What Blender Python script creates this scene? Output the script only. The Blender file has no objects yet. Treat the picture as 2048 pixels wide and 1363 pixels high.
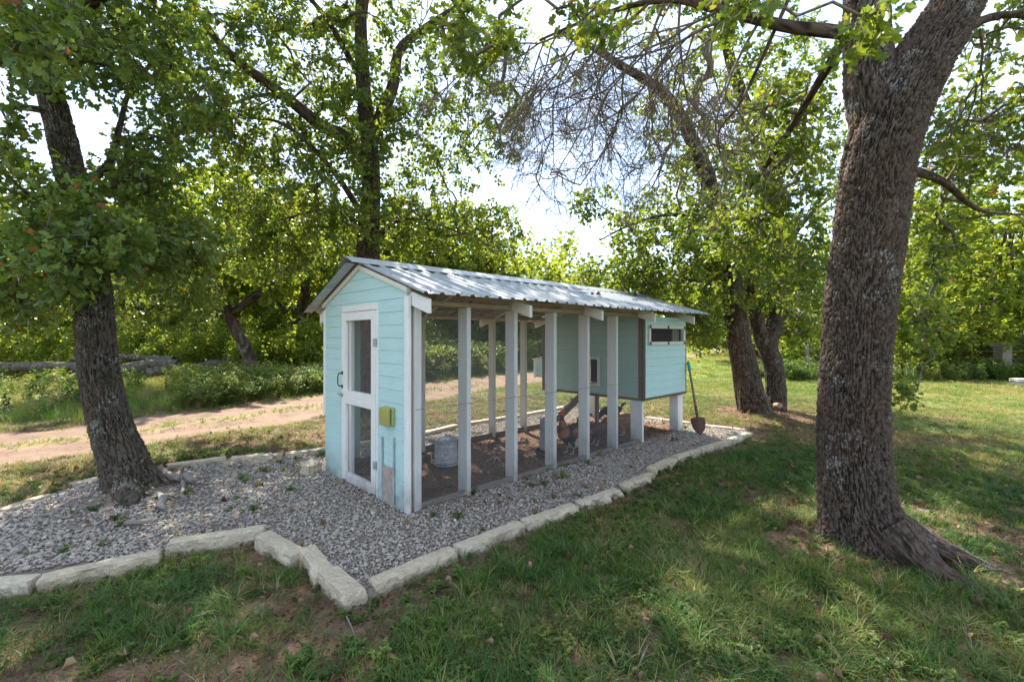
import bpy, bmesh, math, random
import numpy as np
from mathutils import Vector, Matrix, noise as mnoise
from math import radians, sin, cos, pi
random.seed(7); rng = np.random.default_rng(7)
S = bpy.context.scene; COL = S.collection

# ------------------------------------------------------------------ camera, sky, sun, exposure
CAMH, FPX, CX, CY = 1.5, 916.0, 1024.0, 673.0
cam = bpy.data.cameras.new('camera'); co = bpy.data.objects.new('camera', cam); COL.objects.link(co)
co.location = (0, 0, CAMH); co.rotation_euler = (pi/2, 0, 0)
cam.sensor_width = 36; cam.lens = 36*FPX/2048; cam.shift_y = (CY-681.5)/2048
cam.clip_start = .05; cam.clip_end = 2000
S.camera = co
SUN_AZ, SUN_EL = radians(-20), radians(46)          # azimuth from +Y, clockwise positive
W = bpy.data.worlds.new('World'); S.world = W; W.use_nodes = True
def sky_nodes():
    nt = W.node_tree; N = nt.nodes; L = nt.links; N.clear()
    out = N.new('ShaderNodeOutputWorld'); bg = N.new('ShaderNodeBackground'); bg.inputs[1].default_value = .13
    sk = N.new('ShaderNodeTexSky'); sk.sky_type = 'NISHITA'; sk.sun_disc = False
    sk.sun_elevation = SUN_EL; sk.sun_rotation = SUN_AZ; sk.air_density = 1; sk.dust_density = .2; sk.ozone_density = 1.5
    tc = N.new('ShaderNodeTexCoord'); sx = N.new('ShaderNodeSeparateXYZ'); L.new(tc.outputs['Generated'], sx.inputs[0])
    mz = N.new('ShaderNodeMath'); mz.operation = 'MAXIMUM'; mz.inputs[1].default_value = .06; L.new(sx.outputs[2], mz.inputs[0])
    dx = N.new('ShaderNodeMath'); dx.operation = 'DIVIDE'; L.new(sx.outputs[0], dx.inputs[0]); L.new(mz.outputs[0], dx.inputs[1])
    dy = N.new('ShaderNodeMath'); dy.operation = 'DIVIDE'; L.new(sx.outputs[1], dy.inputs[0]); L.new(mz.outputs[0], dy.inputs[1])
    cb = N.new('ShaderNodeCombineXYZ'); L.new(dx.outputs[0], cb.inputs[0]); L.new(dy.outputs[0], cb.inputs[1])
    n1 = N.new('ShaderNodeTexNoise'); n1.inputs['Scale'].default_value = 1.1; n1.inputs['Detail'].default_value = 5; n1.inputs['Roughness'].default_value = .55
    n2 = N.new('ShaderNodeTexNoise'); n2.inputs['Scale'].default_value = 7.5; n2.inputs['Detail'].default_value = 6; n2.inputs['Roughness'].default_value = .6; n2.inputs['Distortion'].default_value = .4
    L.new(cb.outputs[0], n1.inputs[0]); L.new(cb.outputs[0], n2.inputs[0])
    r1 = N.new('ShaderNodeMapRange'); r1.inputs[1].default_value = .38; r1.inputs[2].default_value = .6; L.new(n1.outputs[0], r1.inputs[0])
    r2 = N.new('ShaderNodeMapRange'); r2.inputs[1].default_value = .36; r2.inputs[2].default_value = .64; L.new(n2.outputs[0], r2.inputs[0])
    mu = N.new('ShaderNodeMath'); mu.operation = 'MULTIPLY'; L.new(r1.outputs[0], mu.inputs[0]); L.new(r2.outputs[0], mu.inputs[1])
    m8 = N.new('ShaderNodeMath'); m8.operation = 'MULTIPLY'; m8.inputs[1].default_value = .75; L.new(mu.outputs[0], m8.inputs[0])
    mx = N.new('ShaderNodeMixRGB'); L.new(m8.outputs[0], mx.inputs[0]); L.new(sk.outputs[0], mx.inputs[1]); mx.inputs[2].default_value = (2.7, 2.75, 2.85, 1)
    vl = N.new('ShaderNodeMixRGB'); vl.inputs[0].default_value = .72; vl.inputs[2].default_value = (1.55, 1.92, 2.45, 1); L.new(sk.outputs[0], vl.inputs[1]); L.new(vl.outputs[0], mx.inputs[1]); L.new(mx.outputs[0], bg.inputs[0]); L.new(bg.outputs[0], out.inputs[0])
sky_nodes()
sl = bpy.data.lights.new('sun', 'SUN'); sl.energy = 3.05; sl.angle = radians(.6); sl.color = (1, .93, .82)
so = bpy.data.objects.new('sun', sl); COL.objects.link(so)
sd = Vector((sin(SUN_AZ)*cos(SUN_EL), cos(SUN_AZ)*cos(SUN_EL), sin(SUN_EL)))
so.rotation_euler = sd.to_track_quat('Z', 'Y').to_euler()
S.view_settings.view_transform = 'Standard'; S.view_settings.look = 'None'; S.view_settings.gamma = 1
S.view_settings.use_curve_mapping = False; S.view_settings.exposure = 2.3
try:
    S.cycles.max_bounces = 7; S.cycles.diffuse_bounces = 4; S.cycles.glossy_bounces = 2; S.cycles.transmission_bounces = 4
    S.cycles.use_denoising = True; S.cycles.denoising_input_passes = 'RGB_ALBEDO_NORMAL'; S.cycles.denoising_prefilter = 'NONE'; S.cycles.caustics_reflective = False; S.cycles.caustics_refractive = False
except Exception: pass

# ------------------------------------------------------------------ helpers
def tag(o, label=None, cat=None, group=None, kind=None):
    if label: o['label'] = label
    if cat: o['category'] = cat
    if group: o['group'] = group
    if kind: o['kind'] = kind
    return o
def empty(name, loc=(0, 0, 0), rz=0, label=None, cat=None, group=None):
    o = bpy.data.objects.new(name, None); COL.objects.link(o); o.location = loc; o.rotation_euler = (0, 0, rz)
    o.empty_display_size = .1
    return tag(o, label, cat, group)
def gp(px, py, z=0.0):                              # pixel of the survey photograph -> point on the level z
    Y = FPX*(CAMH-z)/(py-CY); return np.array([(px-CX)/FPX*Y, Y])
def at(px, py, Y):
    return np.array([(px-CX)/FPX*Y, Y, CAMH-(py-CY)/FPX*Y])

class MB:
    def __init__(s): s.v = []; s.f = []; s.sm = False
    def add(s, vs, fs):
        b = len(s.v); s.v += [tuple(float(c) for c in v) for v in vs]; s.f += [tuple(i+b for i in f) for f in fs]; return s
    def box(s, lo, hi, ch=.003, M=None):
        lo = np.array(lo, float); hi = np.array(hi, float); lo, hi = np.minimum(lo, hi), np.maximum(lo, hi)
        ch = min(ch, float((hi-lo).min())*.3); vs = []; idx = {}
        for i in (0, 1):
            for j in (0, 1):
                for k in (0, 1):
                    c = np.array([(lo, hi)[i][0], (lo, hi)[j][1], (lo, hi)[k][2]]); sg = np.array([1-2*i, 1-2*j, 1-2*k])*ch
                    for a in range(3):
                        p = c+sg; p[a] = c[a]; idx[(i, j, k, a)] = len(vs); vs.append(p)
        fs = []
        def q(l): fs.append(tuple(idx[t] for t in l))
        for a, (b, c) in enumerate(((1, 2), (2, 0), (0, 1))):
            for s_ in (0, 1):
                cyc = [(0, 0), (1, 0), (1, 1), (0, 1)]
                if s_ == 0: cyc = cyc[::-1]
                r = []
                for (x, y) in cyc:
                    t = [0, 0, 0]; t[a] = s_; t[b] = x; t[c] = y; r.append((*t, a))
                q(r)
        for a, (b, c) in enumerate(((1, 2), (2, 0), (0, 1))):      # edges parallel to axis a
            for x in (0, 1):
                for y in (0, 1):
                    t0 = [0, 0, 0]; t0[b] = x; t0[c] = y; t1 = list(t0); t1[a] = 1
                    r = [(*t0, b), (*t1, b), (*t1, c), (*t0, c)]
                    if x == y: r = r[::-1]
                    q(r)
        for i in (0, 1):
            for j in (0, 1):
                for k in (0, 1):
                    r = [(i, j, k, 0), (i, j, k, 1), (i, j, k, 2)]
                    if (i+j+k) % 2: r = r[::-1]
                    q(r)
        if M is not None: vs = [M @ Vector(v) for v in vs]
        return s.add(vs, fs)
    def beam(s, a, b, w, h, up=(0, 0, 1), ch=.003):                # box whose axis runs a -> b
        a = Vector(a); b = Vector(b); d = (b-a); L = d.length; d.normalize(); up = Vector(up)
        y = up.cross(d).normalized(); z = d.cross(y)
        M = Matrix((( d.x, y.x, z.x, a.x), (d.y, y.y, z.y, a.y), (d.z, y.z, z.z, a.z), (0, 0, 0, 1)))
        return s.box((0, -w/2, -h/2), (L, w/2, h/2), ch, M)
    def prism(s, poly, a, b):                                       # poly in (y,z), extruded in x a..b
        n = len(poly); vs = [(a, *p) for p in poly]+[(b, *p) for p in poly]
        fs = [tuple(range(n))[::-1], tuple(range(n, 2*n))]+[(i, (i+1) % n, (i+1) % n+n, i+n) for i in range(n)]
        return s.add(vs, fs)
    def lathe(s, prof, n=24, c=(0, 0, 0)):
        vs = []; fs = []
        for r, z in prof:
            for k in range(n): t = 2*pi*k/n; vs.append((c[0]+r*cos(t), c[1]+r*sin(t), c[2]+z))
        for i in range(len(prof)-1):
            for k in range(n):
                k2 = (k+1) % n; fs.append((i*n+k, i*n+k2, (i+1)*n+k2, (i+1)*n+k))
        return s.add(vs, fs)
    def tube(s, P, R, n=6, cap=True):
        v, f = tube_arrays(np.array(P, float), np.broadcast_to(np.array(R, float), (len(P),)), n)
        fs = [tuple(int(i) for i in q) for q in f]
        if cap: fs += [tuple(range(n))[::-1], tuple(range(len(v)-n, len(v)))]
        return s.add(v, fs)
    def obj(s, name, mat, parent=None, smooth=False, kind=None, label=None):
        me = bpy.data.meshes.new(name); me.from_pydata(s.v, [], s.f); me.materials.append(mat)
        if smooth or s.sm:
            me.polygons.foreach_set('use_smooth', [True]*len(me.polygons)); me.update()
            try: me.set_sharp_from_angle(angle=radians(38))
            except Exception: pass
        me.update()
        return link(name, me, parent, kind, label)
def link(name, me, parent=None, kind=None, label=None):
    o = bpy.data.objects.new(name, me); COL.objects.link(o); o.parent = parent
    if kind: o['kind'] = kind
    if label: o['label'] = label
    return o

def tube_arrays(P, R, n, disp=None):
    m = len(P); T = np.gradient(P, axis=0); T /= np.linalg.norm(T, axis=1)[:, None]+1e-9
    U = np.zeros_like(P); a = np.array([1., 0, 0]) if abs(T[0][0]) < .8 else np.array([0, 1., 0])
    u = a-T[0]*a.dot(T[0]); u /= np.linalg.norm(u); U[0] = u
    for i in range(1, m):
        u = u-T[i]*u.dot(T[i]); u /= np.linalg.norm(u)+1e-9; U[i] = u
    V = np.cross(T, U); th = np.arange(n)*2*pi/n
    D = np.cos(th)[None, :, None]*U[:, None]+np.sin(th)[None, :, None]*V[:, None]
    r = R[:, None]*np.ones(n)[None]
    if disp is not None: r = r+disp
    v = (P[:, None]+D*r[..., None]).reshape(-1, 3)
    i, k = np.meshgrid(np.arange(m-1), np.arange(n), indexing='ij'); k2 = (k+1) % n
    f = np.stack([i*n+k, i*n+k2, (i+1)*n+k2, (i+1)*n+k], -1).reshape(-1, 4)
    return v, f
def np_mesh(name, v, f, mat, attrs=None, smooth=False):
    """v (N,3), f (M,k) one polygon size"""
    me = bpy.data.meshes.new(name); v = np.ascontiguousarray(v, dtype=np.float32); f = np.ascontiguousarray(f, dtype=np.int32)
    k = f.shape[1]; me.vertices.add(len(v)); me.vertices.foreach_set('co', v.ravel())
    me.loops.add(f.size); me.loops.foreach_set('vertex_index', f.ravel())
    me.polygons.add(len(f)); me.polygons.foreach_set('loop_start', np.arange(0, f.size, k, dtype=np.int32))
    try: me.polygons.foreach_set('loop_total', np.full(len(f), k, dtype=np.int32))
    except Exception: pass
    if smooth: me.polygons.foreach_set('use_smooth', np.ones(len(f), dtype=bool))
    me.materials.append(mat); me.update(calc_edges=True)
    for n_, a in (attrs or {}).items():
        at_ = me.attributes.new(n_, 'FLOAT', 'POINT'); at_.data.foreach_set('value', np.ascontiguousarray(a, dtype=np.float32))
    return me

# ---- numpy noise
def h2(ix, iy, s=0):
    n = (ix.astype(np.int64)*374761393+iy.astype(np.int64)*668265263+s*974634777) & 0xffffffff
    n = ((n ^ (n >> 13))*1274126177) & 0xffffffff; n = n ^ (n >> 16)
    return (n & 0xffffff)/float(0xffffff)
def vnoise(x, y, s=0):
    ix = np.floor(x); iy = np.floor(y); fx = x-ix; fy = y-iy; fx = fx*fx*(3-2*fx); fy = fy*fy*(3-2*fy)
    a = h2(ix, iy, s); b = h2(ix+1, iy, s); c = h2(ix, iy+1, s); d = h2(ix+1, iy+1, s)
    return (a*(1-fx)+b*fx)*(1-fy)+(c*(1-fx)+d*fx)*fy
def fbm(x, y, s=0, o=4):
    t = 0; a = .5; n = 0
    for i in range(o): t = t+a*vnoise(x*2**i, y*2**i, s+i*17); n += a; a *= .55
    return t/n
def voro(x, y, s=0, per=None):
    ix = np.floor(x); iy = np.floor(y); F1 = np.full(x.shape, 9.); F2 = np.full(x.shape, 9.); ID = np.zeros(x.shape)
    for dx in (-1, 0, 1):
        for dy in (-1, 0, 1):
            cx_ = ix+dx; cy_ = iy+dy; hx = np.mod(cx_, per) if per else cx_
            jx = h2(hx, cy_, s); jy = h2(hx, cy_, s+5)
            d = np.hypot(cx_+.5+(jx-.5)*.9-x, cy_+.5+(jy-.5)*.9-y); n_ = d < F1
            F2 = np.where(n_, F1, np.minimum(F2, d)); ID = np.where(n_, h2(hx, cy_, s+9), ID); F1 = np.where(n_, d, F1)
    return F1, F2, ID
def sstep(a, b, x): t = np.clip((x-a)/(b-a), 0, 1); return t*t*(3-2*t)

# ------------------------------------------------------------------ materials
class NT:
    def __init__(s, name):
        s.m = bpy.data.materials.new(name); s.m.use_nodes = True; s.t = s.m.node_tree; s.t.nodes.clear(); s.N = s.t.nodes; s.L = s.t.links
        s.out = s.N.new('ShaderNodeOutputMaterial'); s.tc = None
    def n(s, ty, **kw):
        o = s.N.new('ShaderNode'+ty)
        for k, v in kw.items():
            if k in o.inputs: o.inputs[k].default_value = v
            else: setattr(o, k, v)
        return o
    def obj(s):
        if s.tc is None: s.tc = s.n('TexCoord')
        return s.tc.outputs['Object']
    def map(s, scale, src=None):
        m = s.n('Mapping'); m.inputs['Scale'].default_value = scale; s.L.new(src or s.obj(), m.inputs[0]); return m.outputs[0]
    def noise(s, vec, scale=5, detail=4, rough=.55, dist=0):
        o = s.n('TexNoise'); o.inputs['Scale'].default_value = scale; o.inputs['Detail'].default_value = detail
        o.inputs['Roughness'].default_value = rough; o.inputs['Distortion'].default_value = dist
        if vec is not None: s.L.new(vec, o.inputs['Vector'])
        return o.outputs['Fac']
    def rng(s, v, a, b, c=0, d=1):
        o = s.n('MapRange'); o.inputs[1].default_value = a; o.inputs[2].default_value = b; o.inputs[3].default_value = c; o.inputs[4].default_value = d
        s.L.new(v, o.inputs[0]); return o.outputs[0]
    def mix(s, f, a, b, mode='MIX'):
        o = s.n('MixRGB', blend_type=mode)
        for i, x in ((0, f), (1, a), (2, b)):
            if isinstance(x, (int, float)): o.inputs[i].default_value = x
            elif isinstance(x, tuple): o.inputs[i].default_value = (*x, 1) if len(x) == 3 else x
            else: s.L.new(x, o.inputs[i])
        return o.outputs[0]
    def ramp(s, v, stops):
        o = s.n('ValToRGB'); e = o.color_ramp.elements
        while len(e) < len(stops): e.new(.5)
        for el, (p, c) in zip(e, stops): el.position = p; el.color = (*c, 1)
        s.L.new(v, o.inputs[0]); return o.outputs[0]
    def math(s, op, a, b=0.):
        o = s.n('Math', operation=op)
        for i, x in ((0, a), (1, b)):
            if isinstance(x, (int, float)): o.inputs[i].default_value = x
            else: s.L.new(x, o.inputs[i])
        return o.outputs[0]
    def attr(s, name, ty='GEOMETRY', out='Fac'):
        o = s.n('Attribute', attribute_name=name, attribute_type=ty); return o.outputs[out]
    def dist(s, P):
        v = s.n('VectorMath', operation='LENGTH'); s.L.new(P, v.inputs[0]); return v.outputs['Value']
    def rand(s): return s.n('ObjectInfo').outputs['Random']
    def bump(s, h, st=.5, d=.01):
        o = s.n('Bump'); o.inputs['Strength'].default_value = st; o.inputs['Distance'].default_value = d; s.L.new(h, o.inputs['Height']); return o.outputs[0]
    def pr(s, col, rough=.6, metal=0., nrm=None, spec=.35):
        b = s.n('BsdfPrincipled'); b.inputs['Specular IOR Level'].default_value = spec
        for k, x in (('Base Color', col), ('Roughness', rough), ('Metallic', metal)):
            if isinstance(x, (int, float)): b.inputs[k].default_value = x
            elif isinstance(x, tuple): b.inputs[k].default_value = (*x, 1)
            else: s.L.new(x, b.inputs[k])
        if nrm is not None: s.L.new(nrm, b.inputs['Normal'])
        return b.outputs[0]
    def done(s, sh): s.L.new(sh, s.out.inputs[0]); return s.m

def paint(name, col, axis=0, wear=.25, dirt=(.16, .12, .09), rough=.55, worncol=(.30, .26, .21), amt=1.0):
    """painted sawn wood, grain along the given local axis"""
    t = NT(name); sc = [18., 18., 18.]; sc[axis] = 1.2
    r = t.rand(); off = t.n('VectorMath', operation='ADD'); t.L.new(t.obj(), off.inputs[0])
    cb = t.n('CombineXYZ'); rm = t.math('MULTIPLY', r, 37.); t.L.new(rm, cb.inputs[0]); t.L.new(rm, cb.inputs[1]); t.L.new(cb.outputs[0], off.inputs[1])
    g = t.noise(t.map(tuple(sc), off.outputs[0]), 3, 6, .65, .3)
    fine = t.noise(t.map(tuple(x*3 for x in sc), off.outputs[0]), 3, 3, .6)
    blot = t.noise(off.outputs[0], 3.5, 5, .6)
    c = t.mix(t.rng(g, .35, .7), col, tuple(x*.86 for x in col))
    c = t.mix(t.rng(blot, .45, .75, 0, .35*amt), c, tuple(x*.78+.02 for x in col))
    c = t.mix(t.rng(r, 0, 1, 0, .12), c, tuple(min(1, x*1.12) for x in col))
    w = t.math('MULTIPLY', t.rng(fine, .58, .72), t.rng(blot, .4, .65, 0, wear*amt))
    c = t.mix(w, c, worncol)
    zc = t.n('SeparateXYZ'); t.L.new(t.obj(), zc.inputs[0])
    splash = t.math('MULTIPLY', t.rng(zc.outputs[2], .0, .34, 1, 0), t.rng(blot, .3, .65, .1, .75))
    c = t.mix(splash, c, dirt)
    h = t.math('ADD', t.math('MULTIPLY', g, .6), t.math('MULTIPLY', fine, .4))
    return t.done(t.pr(c, t.rng(g, .3, .8, rough-.08, rough+.15), 0, t.bump(h, .55, .004)))
def rawwood(name, col, axis=0, rough=.85):
    t = NT(name); sc = [22., 22., 22.]; sc[axis] = 1.5
    g = t.noise(t.map(tuple(sc)), 3, 6, .7, .4); b = t.noise(t.obj(), 4, 4, .6)
    c = t.mix(t.rng(g, .3, .7), tuple(x*.6 for x in col), tuple(x*1.25 for x in col))
    c = t.mix(t.rng(b, .4, .7, 0, .5), c, tuple(x*.55 for x in col))
    return t.done(t.pr(c, rough, 0, t.bump(g, .7, .004)))
def plain(name, col, rough=.5, metal=0., var=.2, scale=20, bump=.2):
    t = NT(name); n = t.noise(t.obj(), scale, 5, .6)
    c = t.mix(t.rng(n, .3, .7), tuple(x*(1-var) for x in col), tuple(min(1, x*(1+var)) for x in col))
    return t.done(t.pr(c, t.rng(n, .3, .7, rough-.08, rough+.08), metal, t.bump(n, bump, .003)))
def metalroof():
    t = NT('galvanised_roof'); n = t.noise(t.map((.6, 3., 3.)), 3, 5, .6); f = t.noise(t.obj(), 45, 3, .6)
    c = t.mix(t.rng(n, .35, .7), (.48, .50, .52), (.38, .40, .42))
    c = t.mix(t.rng(f, .6, .8, 0, .35), c, (.30, .29, .28))
    return t.done(t.pr(c, t.rng(n, .3, .7, .38, .55), .4, t.bump(n, .15, .01)))
def limestone():
    t = NT('limestone'); r = t.rand(); n = t.noise(t.obj(), 9, 6, .65); f = t.noise(t.obj(), 55, 4, .65); b = t.noise(t.obj(), 3, 3, .5)
    c = t.mix(t.rng(n, .3, .7), (.62, .52, .38), (.47, .375, .26)); c = t.mix(t.rng(r, 0, 1, 0, .45), c, (.66, .59, .47))
    c = t.mix(t.rng(b, .56, .76, 0, .4), c, (.34, .29, .20)); c = t.mix(t.rng(f, .55, .75, 0, .5), c, (.22, .18, .13))
    geo = t.n('NewGeometry'); sp = t.n('SeparateXYZ'); t.L.new(geo.outputs['Position'], sp.inputs[0])
    c = t.mix(t.math('MULTIPLY', t.rng(sp.outputs[2], -.11, -.03, 1, 0), t.rng(n, .3, .6, .3, .9)), c, (.16, .12, .08))
    vo = t.n('TexVoronoi'); vo.inputs['Scale'].default_value = 26; t.L.new(t.obj(), vo.inputs[0])
    c = t.mix(t.math('MULTIPLY', t.rng(sp.outputs[2], -.10, -.01, .6, 0), t.rng(t.noise(t.obj(), 6, 4), .5, .65)), c, (.10, .12, .05))
    c = t.mix(t.rng(t.noise(t.obj(), 120, 3, .7), .6, .72, 0, .6), c, (.16, .12, .08))
    h = t.math('ADD', t.math('ADD', t.math('MULTIPLY', n, .7), t.math('MULTIPLY', f, .5)), t.math('MULTIPLY', vo.outputs[0], .5))
    return t.done(t.pr(c, .9, 0, t.bump(h, 1., .022)))
def bark(name, furrow, plate, lichen=.25, lichc=(.36, .38, .33), scale=1.0, vert=True):
    t = NT(name); bk = t.attr('bk'); pid = t.attr('pid')
    n = t.noise(t.obj(), 30*scale, 6, .7); b = t.noise(t.obj(), 2.2, 4, .6); f = t.noise(t.map((1, 1, .35)), 90*scale, 4, .7)
    k = t.math('ADD', t.math('MULTIPLY', bk, .75), t.math('MULTIPLY', n, .35))
    c = t.mix(t.rng(k, .32, .72), furrow, plate)
    c = t.mix(t.rng(pid, 0, 1, 0, .4), c, tuple(x*.6 for x in plate)); c = t.mix(t.rng(b, .4, .7, 0, .45), c, tuple(x*y for x, y in zip(plate, (.8, .62, .5))))
    l1 = t.noise(t.obj(), 2.6, 5, .75); l2 = t.noise(t.obj(), 60, 5, .75)
    lf = t.math('MULTIPLY', t.math('MULTIPLY', t.rng(l1, .56, .62), t.rng(l2, .48, .6)), t.rng(bk, .3, .6, .2, lichen*2.6))
    c = t.mix(lf, c, lichc)
    h = t.math('ADD', t.math('MULTIPLY', n, .5), t.math('MULTIPLY', f, .5))
    return t.done(t.pr(c, .9, 0, t.bump(h, .9, .012), .2))
def barksimple(name, c1, c2, sc=1.):
    t = NT(name); v = t.n('TexVoronoi'); v.inputs['Scale'].default_value = 16*sc; t.L.new(t.map((1, 1, .35)), v.inputs[0])
    n = t.noise(t.map((1, 1, .4)), 30*sc, 5, .7); k = t.math('ADD', v.outputs[0], t.math('MULTIPLY', n, .5))
    c = t.mix(t.rng(k, .3, .9), c2, c1); c = t.mix(t.rng(t.noise(t.obj(), 6, 3), .55, .7, 0, .5), c, (.27, .27, .24))
    return t.done(t.pr(c, .9, 0, t.bump(k, -.8, .015), .2))
def leafmat(name, stops, trans=.42, tcol=(1.65, 1.45, .5), rough=.42, src='tint', ty='GEOMETRY', spec=.35):
    t = NT(name); a = t.attr(src, ty); c = t.ramp(a, stops)
    n = t.noise(t.obj(), 1.3, 3, .5) if ty == 'GEOMETRY' else t.attr('tint2')
    c = t.mix(t.rng(n, .35, .7, 0, .35), c, t.mix(1., c, (.62, .72, .7), 'MULTIPLY'))
    p = t.pr(c, rough, 0, None, spec); tr = t.n('BsdfTranslucent'); t.L.new(t.mix(1., c, tcol, 'MULTIPLY'), tr.inputs[0])
    mx = t.n('MixShader'); mx.inputs[0].default_value = trans; t.L.new(p, mx.inputs[1]); t.L.new(tr.outputs[0], mx.inputs[2])
    return t.done(mx.outputs[0])

M_TEAL = {a: paint('teal_paint_%s' % 'xyz'[a], (.50, .715, .71), a, .12, amt=.7) for a in (0, 1, 2)}
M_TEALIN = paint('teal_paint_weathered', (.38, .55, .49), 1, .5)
M_WHITE = {a: paint('white_paint_%s' % 'xyz'[a], (.84, .82, .80), a, .35) for a in (0, 1, 2)}
M_CREAM = {a: paint('cream_paint_%s' % 'xyz'[a], (.74, .69, .60), a, .4) for a in (0, 1, 2)}
M_BROWN = {a: paint('brown_trim_%s' % 'xyz'[a], (.13, .085, .065), a, .4, worncol=(.3, .25, .2)) for a in (0, 1, 2)}
M_RAW = {a: rawwood('raw_lumber_%s' % 'xyz'[a], (.55, .40, .26), a) for a in (0, 1, 2)}
M_GREYW = {a: rawwood('grey_weathered_wood_%s' % 'xyz'[a], (.27, .23, .20), a) for a in (0, 1, 2)}
M_ROOF = metalroof()
M_GALV = plain('galvanised_steel', (.40, .42, .44), .58, .25, .25, 14)
M_GALVR = plain('rust_stained_sheet', (.42, .34, .29), .6, .25, .25, 18)
M_WIRE = plain('wire', (.22, .22, .23), .5, .3, .1)
M_BLACK = plain('black_iron', (.03, .025, .022), .5, .3)
M_RUST = plain('rusty_steel', (.13, .07, .055), .75, .2, .4, 25, .5)
M_OLIVE = plain('olive_plastic', (.36, .33, .10), .45, 0, .12, 8, .05)
M_OLIVE2 = plain('olive_plastic_body', (.36, .40, .17), .45, 0, .1, 8, .05)
M_TEALP = plain('teal_grip_plastic', (.02, .28, .27), .4, 0, .15)
M_LIME = limestone()
M_LABEL = plain('paper_label', (.48, .44, .44), .7, 0, .12, 30)
M_PINK = plain('faded_print', (.40, .25, .27), .7, 0, .1, 30)
M_WHITEP = plain('white_plastic', (.7, .7, .66), .5, 0, .08)
M_DARK = plain('interior_shade', (.05, .035, .025), .9, 0, .3)  # near-black wall colour, with the shade inside the hen house put into it
M_BARK1 = bark('bark_left', (.009, .007, .005), (.120, .100, .076), .45)
M_BARK2 = bark('bark_right', (.010, .0075, .006), (.130, .098, .078), .42, (.34, .36, .33))
M_BARK3 = bark('bark_back', (.012, .009, .007), (.12, .09, .068), .35)
M_TWIG = barksimple('twig_bark', (.20, .16, .13), (.08, .06, .045), 2)
M_TWIGD = barksimple('twig_bark_dark', (.11, .085, .06), (.045, .032, .022), 2)
M_DEADT = barksimple('dead_twig_bark', (.34, .29, .25), (.17, .14, .11), 2)
M_DRIFT = rawwood('driftwood_grey', (.29, .25, .22), 0)
M_LOG = barksimple('fallen_log_bark', (.12, .10, .082), (.045, .036, .03), .6)
G0 = [(0, (.065, .110, .026)), (.35, (.115, .180, .038)), (.7, (.18, .245, .048)), (.93, (.26, .30, .06)), (.97, (.24, .17, .06)), (1, (.22, .09, .045))]
M_LEAF = leafmat('oak_leaves', G0, .48)
M_LEAFD = leafmat('oak_leaves_dark', [(0, (.062, .105, .030)), (.4, (.11, .175, .038)), (.8, (.17, .24, .048)), (.95, (.17, .19, .045)), (.97, (.25, .11, .05)), (1, (.22, .08, .045))], .33)
M_LEAFY = leafmat('sunlit_leaves', [(0, (.10, .145, .028)), (.4, (.17, .235, .04)), (.8, (.26, .30, .052)), (1, (.33, .33, .07))], .55)
M_GRASS = leafmat('grass_blades', [(0, (.038, .098, .022)), (.35, (.070, .160, .032)), (.62, (.15, .225, .042)), (.82, (.27, .28, .08)), (1, (.40, .30, .16))], .35, (1.2, 1.2, .5), .55, 'tint', 'INSTANCER')
M_WEED = leafmat('weed_leaves', [(0, (.055, .105, .028)), (.5, (.115, .18, .042)), (.85, (.21, .26, .06)), (1, (.28, .28, .08))], .35, (1.2, 1.2, .5), .5, 'tint', 'INSTANCER')
M_STRAW = leafmat('dead_leaves', [(0, (.11, .06, .04)), (.5, (.23, .145, .09)), (1, (.42, .31, .19))], .15, (1, .9, .7), .8, 'tint', 'INSTANCER', .1)
def gravelmat():
    t = NT('gravel_stone'); a = t.attr('tint', 'INSTANCER'); n = t.noise(t.obj(), 1.6, 4, .6)
    c = t.ramp(a, [(0, (.23, .195, .17)), (.3, (.41, .36, .32)), (.6, (.57, .50, .43)), (.85, (.66, .55, .44)), (1, (.80, .73, .62))])
    c = t.mix(t.rng(n, .35, .7, 0, .4), c, (.25, .22, .19))
    return t.done(t.pr(c, .85, 0, t.bump(n, .5, .3)))
M_GRAV = gravelmat()
def groundmat(kind):
    t = NT(kind+'_surface'); geo = t.n('NewGeometry'); P = geo.outputs['Position']
    n = t.noise(P, 1.4, 6, .6); f = t.noise(P, 14, 6, .7); g = t.noise(P, 70, 4, .7)
    soil = t.mix(t.rng(f, .3, .7), (.17, .105, .07), (.29, .19, .13)); soil = t.mix(t.rng(g, .5, .72, 0, .8), soil, (.36, .27, .18)); soil = t.mix(t.rng(g, .28, .42, .7, 0), soil, (.06, .04, .03))
    if kind == 'ground':
        gr = t.mix(t.rng(f, .35, .65), (.12, .085, .045), (.175, .135, .07)); gr = t.mix(t.rng(n, .4, .65, 0, .5), gr, (.13, .15, .045)); gr = t.mix(t.rng(g, .5, .7, 0, .6), gr, (.24, .19, .11)); gr = t.mix(t.rng(t.n('CameraData').outputs['View Z Depth'] if 0 else t.dist(P), 9, 20), gr, (.17, .21, .05))
        c = t.mix(t.attr('soil'), gr, soil)
    elif kind == 'dirt_track':
        c = t.mix(t.rng(f, .3, .75), (.19, .125, .088), (.27, .185, .133)); c = t.mix(t.rng(n, .45, .65, 0, .6), c, (.30, .20, .135)); c = t.mix(t.rng(g, .55, .8, 0, .5), c, (.22, .15, .11))
        c = t.mix(t.attr('soil'), c, (.30, .24, .12))
    elif kind == 'gravel_bed': c = t.mix(t.rng(g, .3, .7), (.17, .13, .10), (.32, .27, .225))
    else: c = t.mix(t.rng(g, .35, .65), (.10, .06, .042), (.30, .19, .13)); c = t.mix(t.rng(f, .45, .7, 0, .6), c, (.36, .24, .17))
    h = t.math('ADD', t.math('MULTIPLY', f, .6), t.math('MULTIPLY', g, .4))
    return t.done(t.pr(c, .95, 0, t.bump(h, .9, .03), .15))

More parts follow.
